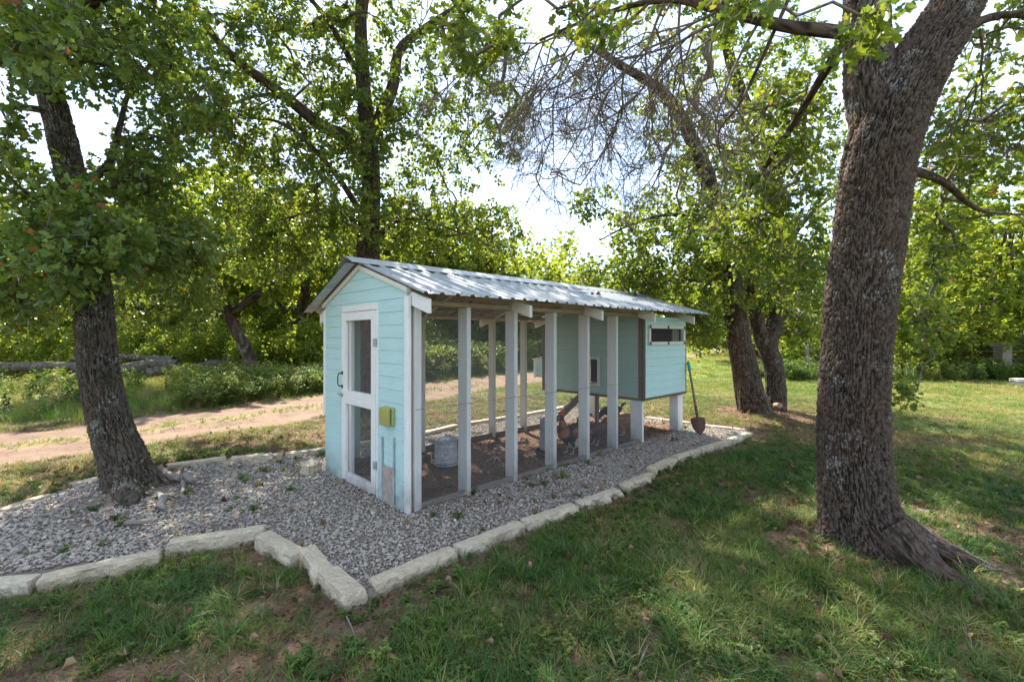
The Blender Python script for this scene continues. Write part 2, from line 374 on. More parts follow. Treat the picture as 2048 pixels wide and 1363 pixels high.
# ------------------------------------------------------------------ terrain
near_px = [(-70,1160),(76,1138),(326,1094),(528,1060),(602,1097),(652,1138),(728,1180),(908,1088),(1045,1038),(1150,1000),(1240,970),(1303,938),(1342,914),(1392,896),(1458,876),(1502,861)]
back_px = [(1500,857),(1380,843),(1290,831),(1130,812),(915,849),(834,868),(655,896),(577,906),(455,914),(330,929),(185,958),(97,987),(0,1018),(-90,1055),(-160,1100)]
POLY = np.array([gp(*p) for p in near_px+back_px]); POLY_H = np.array([-.085]*(len(near_px)-1)+[-.03]+[0.]*(len(back_px)-2)+[-.05, -.08])
def poly_info(x, y):
    x = np.asarray(x, float); y = np.asarray(y, float); ins = np.zeros(x.shape, bool); dmin = np.full(x.shape, 1e9); hs = np.zeros(x.shape); ws = np.zeros(x.shape)
    n = len(POLY)
    for i in range(n):
        a = POLY[i]; b = POLY[(i+1) % n]; e = b-a
        t = np.clip(((x-a[0])*e[0]+(y-a[1])*e[1])/(e@e), 0, 1); d = np.hypot(x-a[0]-t*e[0], y-a[1]-t*e[1])
        hh = POLY_H[i]*(1-t)+POLY_H[(i+1) % n]*t; w = 1/(d+.05)**4; hs += w*hh; ws += w; dmin = np.minimum(dmin, d)
        c = ((a[1] > y) != (b[1] > y)); 
        with np.errstate(divide='ignore', invalid='ignore'): xi = (b[0]-a[0])*(y-a[1])/(b[1]-a[1])+a[0]
        ins ^= c & (x < xi)
    return ins, dmin, hs/ws
TH = radians(43.75); O2 = np.array([-.881, 3.957]); DU = np.array([cos(TH), sin(TH)]); DV = np.array([-sin(TH), cos(TH)])
def uv(x, y): dx = x-O2[0]; dy = y-O2[1]; return dx*DU[0]+dy*DU[1], dx*DV[0]+dy*DV[1]
def xy(u, v): return O2+DU*u+DV*v
TR_A = np.array([-6.0, 5.3]); TR_D = np.array([2.4, 3.45]); TR_D /= np.linalg.norm(TR_D); TR_N = np.array([-TR_D[1], TR_D[0]])
def track(x, y):                                     # signed place across the dirt track, 0..2.7 inside
    s = (x-TR_A[0])*TR_D[0]+(y-TR_A[1])*TR_D[1]
    return (x-TR_A[0])*TR_N[0]+(y-TR_A[1])*TR_N[1]+(fbm(s*.7, s*.3, 5)-.5)*.7, s
T2B = np.array([2.62, 3.38]); T1B = gp(262, 975); T4B = np.array([4.75, 8.85])
def H(x, y):
    ins, d, h = poly_info(x, y)
    out = h+(fbm(x*.9, y*.9, 3)-.5)*.05*sstep(.05, .6, d)+(fbm(x*5, y*5, 4, 3)-.5)*.018
    tr, s = track(x, y); k = sstep(-.1, .3, tr)*sstep(2.9, 2.5, tr)
    out = out+k*(-.02-.035*(np.exp(-((tr-.75)/.28)**2)+np.exp(-((tr-2.05)/.28)**2)))+k*(fbm(x*3, y*3, 8)-.5)*.09
    r = np.hypot(x-T2B[0], y-T2B[1]); out = out+.07*np.exp(-(r/.75)**2); r = np.hypot(x-T4B[0], y-T4B[1]); out = out+.06*np.exp(-(r/1.1)**2)
    far = sstep(12, 30, np.hypot(x, y)); out = out+far*(fbm(x*.05, y*.05, 11)-.5)*.8+sstep(20, 60, y)*.2
    inn = -.03+(fbm(x*2.2, y*2.2, 6, 3)-.5)*.035
    r = np.hypot(x-T1B[0], y-T1B[1]); inn = inn+.05*np.exp(-(r/.6)**2)
    u, v = uv(x, y); coop = (u > .03) & (u < 5.2) & (v > .02) & (v < 1.78)
    inn = np.where(coop, -.015+(fbm(x*4, y*4, 7)-.5)*.04, inn)
    return np.where(ins, inn, out)
def soil(x, y):                                      # bare earth 0..1
    ins, d, h = poly_info(x, y); n = fbm(x*1.3, y*1.3, 21); n2 = fbm(x*4, y*4, 22)
    s = sstep(.42, .05, d+(n2-.5)*.5)*np.where(h < -.02, 1., .6)
    for B, r0, a in ((T2B, .5, .9), (T4B, .9, 1.), (np.array([3.45, 2.75]), .45, 1.), (np.array([3.9, 2.45]), .35, .9), (np.array([2.15, 3.35]), .3, 1.), (np.array([-.95, 2.75]), .42, .85), (np.array([-1.1, 2.3]), .28, .7), (np.array([5.2, 7.6]), .9, .8), (np.array([.4, 2.15]), .3, .5)):
        s = np.maximum(s, a*sstep(r0*1.5, r0*.55, np.hypot(x-B[0], y-B[1])+(n2-.5)*.5))
    s = np.maximum(s, .8*sstep(.60, .70, n)*sstep(9, 5, np.hypot(x, y)))
    u, v = uv(x, y); s = np.maximum(s, .7*sstep(.5, .62, n2)*((v > 1.8) & (u < 6)))
    return np.clip(s, 0, 1)
def axis(lo, hi, d0, far_lo, far_hi, g=1.16):
    a = list(np.arange(lo, hi, d0)); s = d0; x = a[-1]
    while x < far_hi: s *= g; x += s; a.append(x)
    s = d0; x = lo; b = []
    while x > far_lo: s *= g; x -= s; b.append(x)
    return np.array(b[::-1]+a)
def terrain():
    X = axis(-8.5, 7.5, .06, -400, 400); Y = axis(1.0, 12.5, .06, -60, 500); gx, gy = np.meshgrid(X, Y, indexing='ij')
    z = H(gx, gy); far = sstep(60, 120, np.hypot(gx, gy)); z = z*(1-far)
    nx, ny = gx.shape; idx = np.arange(nx*ny).reshape(nx, ny)
    f = np.stack([idx[:-1, :-1], idx[1:, :-1], idx[1:, 1:], idx[:-1, 1:]], -1).reshape(-1, 4)
    mx = (gx[:-1, :-1]+gx[1:, 1:]).ravel()/2; my = (gy[:-1, :-1]+gy[1:, 1:]).ravel()/2
    ins, d, h = poly_info(mx, my); u, v = uv(mx, my); tr, s = track(mx, my)
    coop = ins & (u > .0) & (u < 5.3) & (v > .0) & (v < 1.8); bed = ins & ~coop; trk = ~ins & (tr > 0) & (tr < 2.7) & (my < 80)
    V = np.stack([gx.ravel(), gy.ravel(), z.ravel()], 1); so_ = soil(gx.ravel(), gy.ravel())
    tt, _ = track(gx.ravel(), gy.ravel()); mid = np.exp(-((tt-1.4)/.3)**2)*.6*sstep(.45, .65, fbm(gx.ravel()*1.5, gy.ravel()*1.5, 31))
    for name, m, key in (('ground', ~(coop | bed | trk), 'ground'), ('dirt_track', trk, 'dirt_track'), ('gravel_bed', bed, 'gravel_bed'), ('coop_floor', coop, 'coop_floor')):
        ff = f[m]; us, inv = np.unique(ff, return_inverse=True)
        me = np_mesh(name, V[us], inv.reshape(-1, 4), groundmat(key), {'soil': (mid if key == 'dirt_track' else so_)[us]}, True)
        tag(link(name, me), {'ground': 'patchy green lawn and bare brown soil around the coop', 'dirt_track': 'sandy rutted dirt track running behind the coop', 'gravel_bed': 'bed under the grey gravel round the coop', 'coop_floor': 'brown litter covered floor of the chicken run'}[name], kind='structure')
terrain()

# ------------------------------------------------------------------ scatter by geometry nodes (stuff nobody could count)
def scatter(name, pts, rot, scl, tint, protos, parent=None, label=None):
    """protos: list of unlinked mesh objects; a random one per point"""
    n = len(pts); me = bpy.data.meshes.new(name); me.vertices.add(n); me.vertices.foreach_set('co', np.ascontiguousarray(pts, dtype=np.float32).ravel())
    for k, a, ty in (('rot', rot, 'FLOAT_VECTOR'), ('scl', scl, 'FLOAT_VECTOR'), ('tint', tint, 'FLOAT'), ('tint2', rng.random(n), 'FLOAT')):
        at_ = me.attributes.new(k, ty, 'POINT'); at_.data.foreach_set('vector' if ty == 'FLOAT_VECTOR' else 'value', np.ascontiguousarray(a, dtype=np.float32).ravel())
    me.materials.append(protos[0].data.materials[0]); o = link(name, me, parent, 'stuff', label)
    ng = bpy.data.node_groups.new(name+'_nodes', 'GeometryNodeTree'); ng.interface.new_socket('Geometry', in_out='INPUT', socket_type='NodeSocketGeometry'); ng.interface.new_socket('Geometry', in_out='OUTPUT', socket_type='NodeSocketGeometry')
    N = ng.nodes; L = ng.links; gi = N.new('NodeGroupInput'); go = N.new('NodeGroupOutput'); ip = N.new('GeometryNodeInstanceOnPoints'); jn = N.new('GeometryNodeJoinGeometry')
    for p in protos:
        oi = N.new('GeometryNodeObjectInfo'); oi.inputs['Object'].default_value = p; oi.inputs['As Instance'].default_value = True; L.new(oi.outputs['Geometry'], jn.inputs[0])
    def na(k, ty='FLOAT_VECTOR'): a = N.new('GeometryNodeInputNamedAttribute'); a.data_type = ty; a.inputs['Name'].default_value = k; return a.outputs[0]
    m2p = N.new('GeometryNodeMeshToPoints'); L.new(gi.outputs[0], m2p.inputs[0]); L.new(m2p.outputs[0], ip.inputs['Points']); L.new(jn.outputs[0], ip.inputs['Instance']); ip.inputs['Pick Instance'].default_value = True
    e = N.new('FunctionNodeEulerToRotation'); L.new(na('rot'), e.inputs[0]); L.new(e.outputs[0], ip.inputs['Rotation']); L.new(na('scl'), ip.inputs['Scale'])
    ri = N.new('FunctionNodeRandomValue'); ri.data_type = 'INT'; ri.inputs[4].default_value = 0; ri.inputs[5].default_value = len(protos)-1; L.new(ri.outputs[2], ip.inputs['Instance Index'])
    L.new(ip.outputs[0], go.inputs[0]); md = o.modifiers.new('scatter', 'NODES'); md.node_group = ng
    return o
def proto(name, mb, mat, smooth=False):
    me = bpy.data.meshes.new(name); me.from_pydata(mb.v, [], mb.f); me.materials.append(mat)
    if smooth: me.polygons.foreach_set('use_smooth', [True]*len(me.polygons))
    me.update(); return bpy.data.objects.new(name, me)
def rock_proto(seed):
    r = random.Random(seed); bm = bmesh.new(); bmesh.ops.create_icosphere(bm, subdivisions=1, radius=.5)
    sc = (r.uniform(.8, 1.2), r.uniform(.6, .9), r.uniform(.4, .65))
    for v in bm.verts: v.co *= r.uniform(.78, 1.16); v.co = Vector((v.co.x*sc[0], v.co.y*sc[1], v.co.z*sc[2]))
    me = bpy.data.meshes.new('stone'); bm.to_mesh(me); bm.free(); me.materials.append(M_GRAV); return bpy.data.objects.new('stone', me)
def blade(mb, x, y, h, lean, az, w, segs=3, base=0.):
    vs = []; c, s = cos(az), sin(az); px_, py_ = -s, c
    for i in range(segs+1):
        t = i/segs; r = lean*h*t*t; z = base+h*t*(1-.35*lean*t); ww = w*(1-t)**.7*.5 if i < segs else .0001
        cx_, cy_ = x+c*r, y+s*r; vs += [(cx_-px_*ww, cy_-py_*ww, z), (cx_+px_*ww, cy_+py_*ww, z)]
    mb.add(vs, [(2*i, 2*i+1, 2*i+3, 2*i+2) for i in range(segs)])
def tuft_proto(seed, n, h, w, spread, lean=(.2, 1.1)):
    r = random.Random(seed); mb = MB()
    for i in range(n):
        a = r.uniform(0, 2*pi); d = spread*r.random()**.6
        blade(mb, cos(a)*d, sin(a)*d, h*r.uniform(.45, 1.1), r.uniform(*lean), a+r.uniform(-.9, .9), w*r.uniform(.7, 1.2))
    return proto('tuft', mb, M_GRASS)
def leafquad(mb, p, d, up, L, w, fold=.15):
    d = Vector(d).normalized(); s = d.cross(Vector(up)).normalized(); n = s.cross(d); p = Vector(p)
    q = lambda a, b, c: p+d*(a*L)+s*(b*w)+n*(c*w)
    mb.add([q(0, 0, 0), q(.3, .42, fold), q(.7, .36, fold), q(1, 0, -fold*1.2), q(.7, -.36, fold), q(.3, -.42, fold)], [(0, 1, 2, 3), (0, 3, 4, 5)])
def weed_proto(seed, n, hgt, L, spread, stems=5):
    r = random.Random(seed); mb = MB()
    for k in range(stems):
        a = r.uniform(0, 2*pi); d = spread*r.random(); h = hgt*r.uniform(.4, 1); tip = Vector((cos(a)*d*1.6, sin(a)*d*1.6, h)); b = Vector((cos(a)*d*.4, sin(a)*d*.4, 0))
        mb.tube([b, b.lerp(tip, .5)+Vector((0, 0, h*.08)), tip], [.0025*(1+hgt*2), .002*(1+hgt*2), .001], 3, False)
        for i in range(n):
            t = r.uniform(.15, 1); p = b.lerp(tip, t)+Vector((0, 0, h*.1*(1-t)*t*4)); aa = r.uniform(0, 2*pi)
            leafquad(mb, p, (cos(aa), sin(aa), r.uniform(-.3, .6)), (r.uniform(-.3, .3), r.uniform(-.3, .3), 1), L*r.uniform(.6, 1.2), L*r.uniform(.45, .8))
    return proto('weed', mb, M_WEED)
def litter_proto(seed, n, L, spread, leafy=True):
    r = random.Random(seed); mb = MB()
    for i in range(n):
        a = r.uniform(0, 2*pi); d = spread*r.random()**.5; aa = r.uniform(0, 2*pi); p = (cos(a)*d, sin(a)*d, r.uniform(.002, .014))
        if leafy and i % 3 == 0: leafquad(mb, p, (cos(aa), sin(aa), r.uniform(-.1, .3)), (r.uniform(-.4, .4), r.uniform(-.4, .4), 1), L*r.uniform(.6, 1.1), L*.6, .3)
        else: leafquad(mb, p, (cos(aa), sin(aa), r.uniform(-.05, .25)), (r.uniform(-.4, .4), r.uniform(-.4, .4), 1), L*r.uniform(.8, 1.8), L*.09, .05)
    return proto('litter', mb, M_STRAW)
def rand_pts(n, x0, x1, y0, y1): return rng.uniform(x0, x1, n), rng.uniform(y0, y1, n)
def in_view(x, y, m=.6): return (np.abs(x) < y*1.118*1.06+m) & (y > .9)
def eul(n, tilt=.15): return np.stack([rng.normal(0, tilt, n), rng.normal(0, tilt, n), rng.uniform(0, 2*pi, n)], 1)

# ------------------------------------------------------------------ the chicken coop (local x along the run, y across, z up)
coop = empty('chicken_coop', (O2[0], O2[1], 0), TH, 'light teal wooden chicken coop with white posts, wire mesh run and ribbed metal roof', 'chicken coop')
WD, U6, UE, V6 = 1.80, 3.808, 5.13, 1.90
RV, RZ = .90, 2.235                                   # ridge line, underside of the sheets
sR = (2.235-1.852)/1.20; sL = (2.235-1.782)/1.18       # slopes of the two sheets (right eave v=-.30, left eave v=2.08)
def roof_z(v): return RZ-(RV-v)*sR if v < RV else RZ-(v-RV)*sL
T = lambda a: M_TEAL[a]
# front gable wall: lap planks with slightly leaning faces and a shadow gap
def plank_box(v0, v1, z0, z1, x=-.0, t=.018, top=None):
    mb = MB(); g = .002
    # polygon in (y,z) so that planks under the rakes are cut to the slope
    pts = []
    zt = lambda v: min(z1-g, roof_z(v)-.035)
    n = 6; vs = np.linspace(v0, v1, n)
    if zt(v0) <= z0+.01 and zt(v1) <= z0+.01 and roof_z(.9)-.035 <= z0+.01: return None
    if top is None: poly = [(v0, z0), (v1, z0), (v1, z1-g), (v0, z1-g)]
    else:
        vv = [v for v in np.linspace(v0, v1, 41) if roof_z(v)-.035 > z0+.004]
        if len(vv) < 2: return None
        poly = [(vv[0], z0), (vv[-1], z0)]+[(v, zt(v)) for v in vv[::-1]]
    nn = len(poly); a = [(x-t-.004*(1-(p[1]-z0)/(z1-z0)), p[0], p[1]) for p in poly]; b = [(x, p[0], p[1]) for p in poly]
    mb.add(a+b, [tuple(range(nn)), tuple(range(nn, 2*nn))[::-1]]+[(i, i+nn, (i+1) % nn+nn, (i+1) % nn) for i in range(nn)])
    return mb
rows = np.arange(-.03, 2.3, .117); DV0, DV1, DZ = .527, 1.322, 1.80
for i, z0 in enumerate(rows):
    z1 = z0+.117
    if z0 < DZ-.05:
        segs = [(.02, DV0+.005), (DV1-.005, WD-.01)]
        if z1 > DZ+.01: segs = [(.02, DV0+.005), (DV1-.005, WD-.01), None]
    else: segs = [(.02, WD-.01)]
    for sgm in segs:
        if sgm is None: mb = plank_box(DV0+.006, DV1-.006, DZ+.002, z1)
        else: mb = plank_box(sgm[0], sgm[1], z0, z1, top=(True if z1 > 1.8 else None))
        if mb: mb.obj('plank', T(1), coop)
mb = MB(); mb.box((.002, .03, -.03), (.04, .10, 1.84)); mb.box((.002, DV0-.04, -.03), (.04, DV0+.02, 1.9)); mb.box((.002, DV1-.02, -.03), (.04, DV1+.06, 1.95)); mb.box((.002, 1.66, -.03), (.04, 1.78, 1.85)); mb.obj('wall_stud', M_RAW[2], coop)
mb = MB()
for i, z0 in enumerate(rows[:16]):
    for v in (.075, DV0-.03, DV1+.04, 1.74): mb.lathe([(.0035, 0), (.003, .001), (0, .0012)], 6, (0, 0, 0)); k_ = 18; vs_ = mb.v[-k_:]; mb.v[-k_:] = [(-.0225-p[2]-.003*random.random(), v+p[0]+.004*sin(i*3.), z0+.03+p[1]) for p in vs_]
mb.obj('nail_heads', M_RUST, coop, kind='stuff')
# white corner boards and rakes
MB().box((-.034, -.022, -.03), (-.0, .045, 1.853), .004).obj('corner_trim', M_WHITE[2], coop)
MB().box((-.032, WD-.02, .62), (-.0, WD+.022, 1.80), .004).obj('corner_trim', M_WHITE[2], coop)
for s_, (va, vb) in enumerate(((-.02, RV-.004), (RV+.004, WD+.02))):
    mb = MB(); za, zb = roof_z(va), roof_z(vb); p = [(va, za-.060), (vb, zb-.060), (vb, zb-.018), (va, za-.018)]; mb.prism(p, -.046, -.006); mb.obj('rake_trim', M_CREAM[1], coop)
# door
def bx(name, lo, hi, m, par, ch=.003): return MB().box(lo, hi, ch).obj(name, m, par)
bx('door_casing', (-.030, DV0, DZ-.042), (.01, DV1, DZ+.022), M_WHITE[1], coop)
bx('door_casing', (-.030, DV0, -.02), (.01, DV0+.034, DZ-.045), M_WHITE[2], coop)
dr = bx('door', (-.036, .564, .0), (-.002, .652, 1.752), M_WHITE[2], coop)          # hinge stile, carries the other door pieces
bx('stile', (-.036, 1.226, .0), (-.002, 1.318, 1.752), M_WHITE[2], dr)
bx('rail', (-.037, .655, 1.665), (-.001, 1.223, 1.751), M_WHITE[1], dr)
bx('rail', (-.037, .655, .80), (-.001, 1.223, .942), M_WHITE[1], dr)
bx('rail', (-.037, .655, -.012), (-.001, 1.223, .088), M_WHITE[1], dr)
bx('inner_stile', (.0, 1.16, .0), (.036, 1.226, 1.74), M_WHITE[2], dr)
mb = MB(); P = [(-.038, 1.295, 1.115), (-.075, 1.297, 1.112), (-.085, 1.297, 1.085), (-.085, 1.297, 1.01), (-.075, 1.297, .982), (-.038, 1.295, .978)]
mb.tube(P, [.008, .007, .006, .006, .007, .008], 8); mb.box((-.042, 1.28, 1.10), (-.036, 1.31, 1.135)); mb.box((-.042, 1.28, .955), (-.036, 1.31, .99)); mb.obj('handle', M_BLACK, dr)
mb = MB(); mb.box((-.046, 1.285, .865), (-.037, 1.345, .905)); mb.tube([(-.05, 1.27, .885), (-.05, 1.36, .885)], [.006, .006], 6); mb.tube([(-.05, 1.32, .885), (-.075, 1.32, .90)], [.005, .006], 6); mb.obj('latch', M_GALV, dr)
for z in (1.447, .283):
    mb = MB(); mb.box((-.043, .535, z-.036), (-.037, .60, z+.036), .002); mb.tube([(-.046, .563, z-.038), (-.046, .563, z+.038)], [.006, .006], 8); mb.obj('hinge', M_GALV, dr)
# posts: sawn timbers with the wide face across the run
def post(u0, u1, v0, v1, z0, z1, name='post', m=None): return bx(name, (u0, v0, z0), (u1, v1, z1), m or M_WHITE[2], coop, .005)
post(.045, .115, -.005, .10, -.05, 1.78)
PU = [.624, 1.256, 1.888, 2.520, 3.152]
for u in PU: post(u, u+.05, .0, .145, -.06, 1.78)
post(U6, U6+.055, .0, .19, -.06, .56)                                     # stout legs under the hen house
post(4.93, 4.97, .012, .16, -.06, .56); post(4.975, 5.10, .012, .05, -.06, .56)
post(4.98, 5.03, 1.66, 1.80, -.05, .56); post(3.84, 3.93, 1.72, 1.86, -.05, .56); post(4.26, 4.31, 1.10, 1.16, -.05, .56, m=M_GREYW[2])
for u in (1.19, 2.43, 3.10): post(u, u+.05, 1.665, 1.78, -.05, 1.76, m=M_CREAM[2])
bx('post', (.04, 1.70, -.04), (.13, 1.79, 1.76), M_WHITE[2], coop)
bx('side_panel', (.002, 1.785, .0), (.40, WD, 1.82), M_TEALIN, coop)
# plates, sills, rafters, purlins
bx('top_plate', (.118, .0, 1.782), (U6-.01, .145, 1.822), M_RAW[0], coop)
bx('top_plate', (.04, 1.665, 1.765), (U6-.01, 1.78, 1.80), M_RAW[0], coop)
bx('sill_board', (.118, .02, -.04), (U6-.01, .06, .022), M_GREYW[0], coop)
bx('sill_board', (.05, 1.70, -.04), (U6+.1, 1.74, .06), M_BROWN[0], coop)
bx('sill_board', (UE-.3, .02, -.06), (UE, .06, -.01), M_GREYW[0], coop)
RU = [.005, 1.215, 2.45, 3.69, 4.90]
for i, u in enumerate(RU):
    m = M_WHITE[1] if i == 0 else M_CREAM[1]
    for side in (0, 1):
        if side == 0: vv = (-.262, RV-.002)
        else: vv = (RV+.002, 2.02)
        za, zb = roof_z(vv[0])-.052, roof_z(vv[1])-.052
        if side == 0:
            poly = [(vv[0], za-.118), (-.02, roof_z(-.02)-.172), (vv[1], zb-.12), (vv[1], zb), (vv[0], za)]
        else: poly = [(vv[0], za-.12), (1.84, roof_z(1.84)-.172), (vv[1], zb-.10), (vv[1], zb), (vv[0], za)]
        mb = MB(); mb.prism(poly, u+.0, u+.038); mb.obj('rafter', m, coop)
for side, vs in ((0, (.04, .42, .78)), (1, (1.02, 1.38, 1.72, 1.98))):
    for v in vs:
        z = roof_z(v)-.022; mb = MB(); d = .045; zz = lambda q: roof_z(q)-.020
        mb.prism([(v-d, zz(v-d)-.028), (v+d, zz(v+d)-.028), (v+d, zz(v+d)), (v-d, zz(v-d))], -.03 if side == 0 else .0, 5.42); mb.obj('purlin', M_RAW[0], coop)
# ribbed steel sheets, one per 0.98 m of run, laps one rib
def ribsheet(u0, u1, va, vb, dz=0., sag=0.):
    us = []; zs = []; k0 = int(math.floor((u0+.035)/.163))-1
    prof = [(-.030, 0), (-.014, .021), (.014, .021), (.030, 0)]
    ev = []
    for k in range(k0, k0+60):
        c = -.035+k*.163
        for a, z in prof: ev.append((c+a, z))
        for q in (.065, .098): ev.append((c+q-.0, .003)); 
    ev = sorted(ev); pts = [(u0, 0)]+[e for e in ev if u0+.002 < e[0] < u1-.002]+[(u1, 0)]
    nv = 7; V_ = []; F = []
    for j in range(nv):
        v = va+(vb-va)*j/(nv-1)
        for (u, z) in pts: V_.append((u, v, roof_z(v)+z+.002+dz+.004*sin(u*1.7+v*2.1)))
    n = len(pts); V2 = [(x, y, z-.0012) for x, y, z in V_]
    for j in range(nv-1):
        for i in range(n-1): a = j*n+i; F.append((a, a+1, a+n+1, a+n))
    m = len(V_); F2 = [tuple(i+m for i in f[::-1]) for f in F]
    E = []
    for i in range(n-1): E += [(i+1, i, i+m, i+1+m), ((nv-1)*n+i, (nv-1)*n+i+1, (nv-1)*n+i+1+m, (nv-1)*n+i+m)]
    for j in range(nv-1): E += [(j*n, (j+1)*n, (j+1)*n+m, j*n+m), ((j+1)*n+n-1, j*n+n-1, j*n+n-1+m, (j+1)*n+n-1+m)]
    mb = MB(); mb.add(V_+V2, F+F2+E); return mb
su = [-.052, .93, 1.91, 2.89, 3.87, 4.85, 5.45]
for i in range(6):
    ribsheet(su[i], su[i+1]+.03, -.30, RV-.03, .0016*(i % 2)).obj('roof_sheet', M_ROOF, coop)
    ribsheet(su[i]-(.11 if i == 0 else 0), su[i+1]+.03, RV+.03, 2.08, .0016*(i % 2)).obj('roof_sheet', M_ROOF, coop)
mb = MB(); cap = [(RV-.155, roof_z(RV-.155)+.026), (RV-.145, roof_z(RV-.145)+.032), (RV, RZ+.056), (RV+.145, roof_z(RV+.145)+.032), (RV+.165, roof_z(RV+.165)+.026)]
capi = [(a, b-.002) for a, b in cap]; nseg = 12; V_ = []; F = []
for j in range(nseg+1):
    u = -.185+(5.47+.185)*j/nseg; lift = .012*math.exp(-((u+.185)/.12)**2)
    for a, b in cap: V_.append((u, a, b+lift*abs(a-RV)*4+.002*sin(u*3)))
    for a, b in capi: V_.append((u, a, b+lift*abs(a-RV)*4+.002*sin(u*3)))
for j in range(nseg):
    a = j*10; b = a+10
    for i in range(4): F += [(a+i, a+i+1, b+i+1, b+i), (a+5+i, b+5+i, b+6+i, a+6+i)]
    F += [(a, b, b+5, a+5), (a+4, a+9, b+9, b+4)]
F += [(i, i+5, i+6, i+1) for i in range(4)]
mb.add(V_, F); mb.obj('ridge_cap', M_ROOF, coop)
mb = MB()
for u in np.arange(.05, 5.4, .326):
    for v in (-.24, .42, .70): mb.lathe([(.009, 0), (.009, .003), (.005, .004), (.005, .009), (0, .0095)], 6, (u-.0, v, roof_z(v)+.0055))
mb.obj('roof_screws', plain('screw_rubber', (.12, .11, .11), .6), coop, kind='stuff')
# welded wire mesh, every wire real
def wiremesh(o, a, b, La, Lb, pa=.0127, r=.0006, seam=None, bulge=.002):
    mb = MB(); o = np.array(o, float); a = np.array(a, float); b = np.array(b, float); n = np.cross(a, b)
    def wire(p, q, off, s):
        d = q-p; d = d/np.linalg.norm(d); s1 = np.cross(d, n)*r*s; s2 = n*r*s; k = 5; V_ = []
        for i in range(k):
            t = i/(k-1); c = p+(q-p)*t+n*(off+bulge*math.sin(t*9+p.sum()*3))
            V_ += [c+s1, c+s2, c-s1, c-s2]
        F = []
        for i in range(k-1):
            for j in range(4): F.append((4*i+j, 4*i+(j+1) % 4, 4*i+4+(j+1) % 4, 4*i+4+j))
        mb.add(V_, F)
    x = 0.
    while x <= La: wire(o+a*x, o+a*x+b*Lb, 0, 1.); x += pa
    y = 0.
    while y <= Lb: wire(o+b*y, o+b*y+a*La, r*1.6, 1.); y += pa
    for s_ in (seam or []): wire(o+b*s_, o+b*s_+a*La, r*2, 1.8); wire(o+b*(s_+.004), o+b*(s_+.004)+a*La, r*3, 1.8)
    return mb
wiremesh((.05, -.008, -.0), (1, 0, 0), (0, 0, 1), U6-.05, 1.86, seam=[.862]).obj('wire_mesh', M_WIRE, coop, kind='stuff')
wiremesh((.14, 1.795, .0), (1, 0, 0), (0, 0, 1), U6-.1, 1.78).obj('wire_mesh', M_WIRE, coop, kind='stuff')
wiremesh((-.001, .655, .09), (0, 1, 0), (0, 0, 1), .57, 1.57).obj('wire_mesh', M_WIRE, dr, kind='stuff')
# timer box, pop hatch in its rails, lift cords
tb = bx('timer_box', (-.052, .215, .705), (-.016, .385, .865), M_OLIVE2, coop, .006)
bx('box_cover', (-.092, .225, .698), (-.056, .392, .862), M_OLIVE, tb, .010)
bx('box_bracket', (-.016, .16, .83), (-.0, .30, .875), M_GALV, tb)
for v in (.435, .222): bx('hatch_rail', (-.040, v-.007, -.01 if v < .3 else .0), (-.024, v+.007, .575 if v > .3 else .60), M_GALV, coop)
bx('hatch_sheet', (-.033, .231, -.01), (-.029, .427, .315), M_GALVR, coop, .001)
mb = MB()
for v in (.345, .315): mb.tube([(-.034, v, .31), (-.036, v+.004, .5), (-.036, v, .70)], [.0013]*3, 4)
mb.obj('lift_cord', M_WHITEP, coop)
mb = MB(); mb.box((-.033, .20, -.03), (-.0, .45, -.005)); mb.obj('hatch_sill', M_GALV, coop)

# hen house (its planks, trims, window and nest box)
hh = bx('hen_house', (U6+.02, .02, .60), (UE-.02, V6-.02, .625), M_GREYW[0], coop)   # the floor deck
bx('inner_wall', (UE-.03, .06, .63), (UE-.022, V6-.04, 1.80), M_DARK, hh); bx('inner_wall', (U6+.05, V6-.04, .63), (UE-.04, V6-.03, 1.78), M_DARK, hh)  # far walls coloured dark to carry the shade seen through the openings
z0 = .612; k = 0
PD = (.765, 1.05, .765, 1.146)                        # pop door opening v0,v1,z0,z1
while z0 < 2.15:
    z1 = z0+.112
    def fp(v0, v1):
        m = plank_box(v0, v1, z0, z1, x=U6+.018, top=True if z1 > 1.72 else None)
        if m: m.obj('plank', M_TEALIN, hh)
    if z1 > PD[2] and z0 < PD[3]: fp(.055, PD[0]); fp(PD[1], V6)
    else: fp(.055, V6)
    z0 = z1
z0 = .612; WN = (3.985, 5.01, 1.425, 1.622)           # side window opening
while z0 < 1.72:
    z1 = z0+.114; 
    def sp(a, b, c=z0, d=z1):
        mb = MB(); g = .002; vv = [(c, -.024), (d-g, -.018), (d-g, .0), (c, .0)]; mb.add([(a, q[1], q[0]) for q in vv]+[(b, q[1], q[0]) for q in vv], [(0, 1, 2, 3)[::-1], (4, 5, 6, 7), (0, 4, 5, 1)[::-1], (1, 5, 6, 2)[::-1], (2, 6, 7, 3)[::-1], (3, 7, 4, 0)[::-1]]); mb.obj('plank', T(0), hh)
    if z1 > WN[2]+.03 and z0 < WN[3]-.03: sp(U6+.045, WN[0]); sp(WN[1], UE)
    else: sp(U6+.045, UE)
    z0 = z1
bx('plank', (U6+.045, -.018, z0), (UE, .0, 1.80), T(0), hh)
bx('corner_trim', (U6-.016, -.03, .575), (U6+.0, .052, 1.83), M_BROWN[2], hh); bx('corner_trim', (U6+.003, -.036, .575), (U6+.042, -.004, 1.80), M_BROWN[2], hh)
bx('corner_trim', (U6-.016, V6-.03, .575), (U6+.0, V6+.03, 1.78), M_BROWN[2], hh)
bx('corner_trim', (UE+.0, -.03, .575), (UE+.012, .02, 1.79), M_BROWN[2], hh); bx('end_panel', (UE+.014, .0, .60), (UE+.03, V6, 1.80), M_CREAM[2], hh)
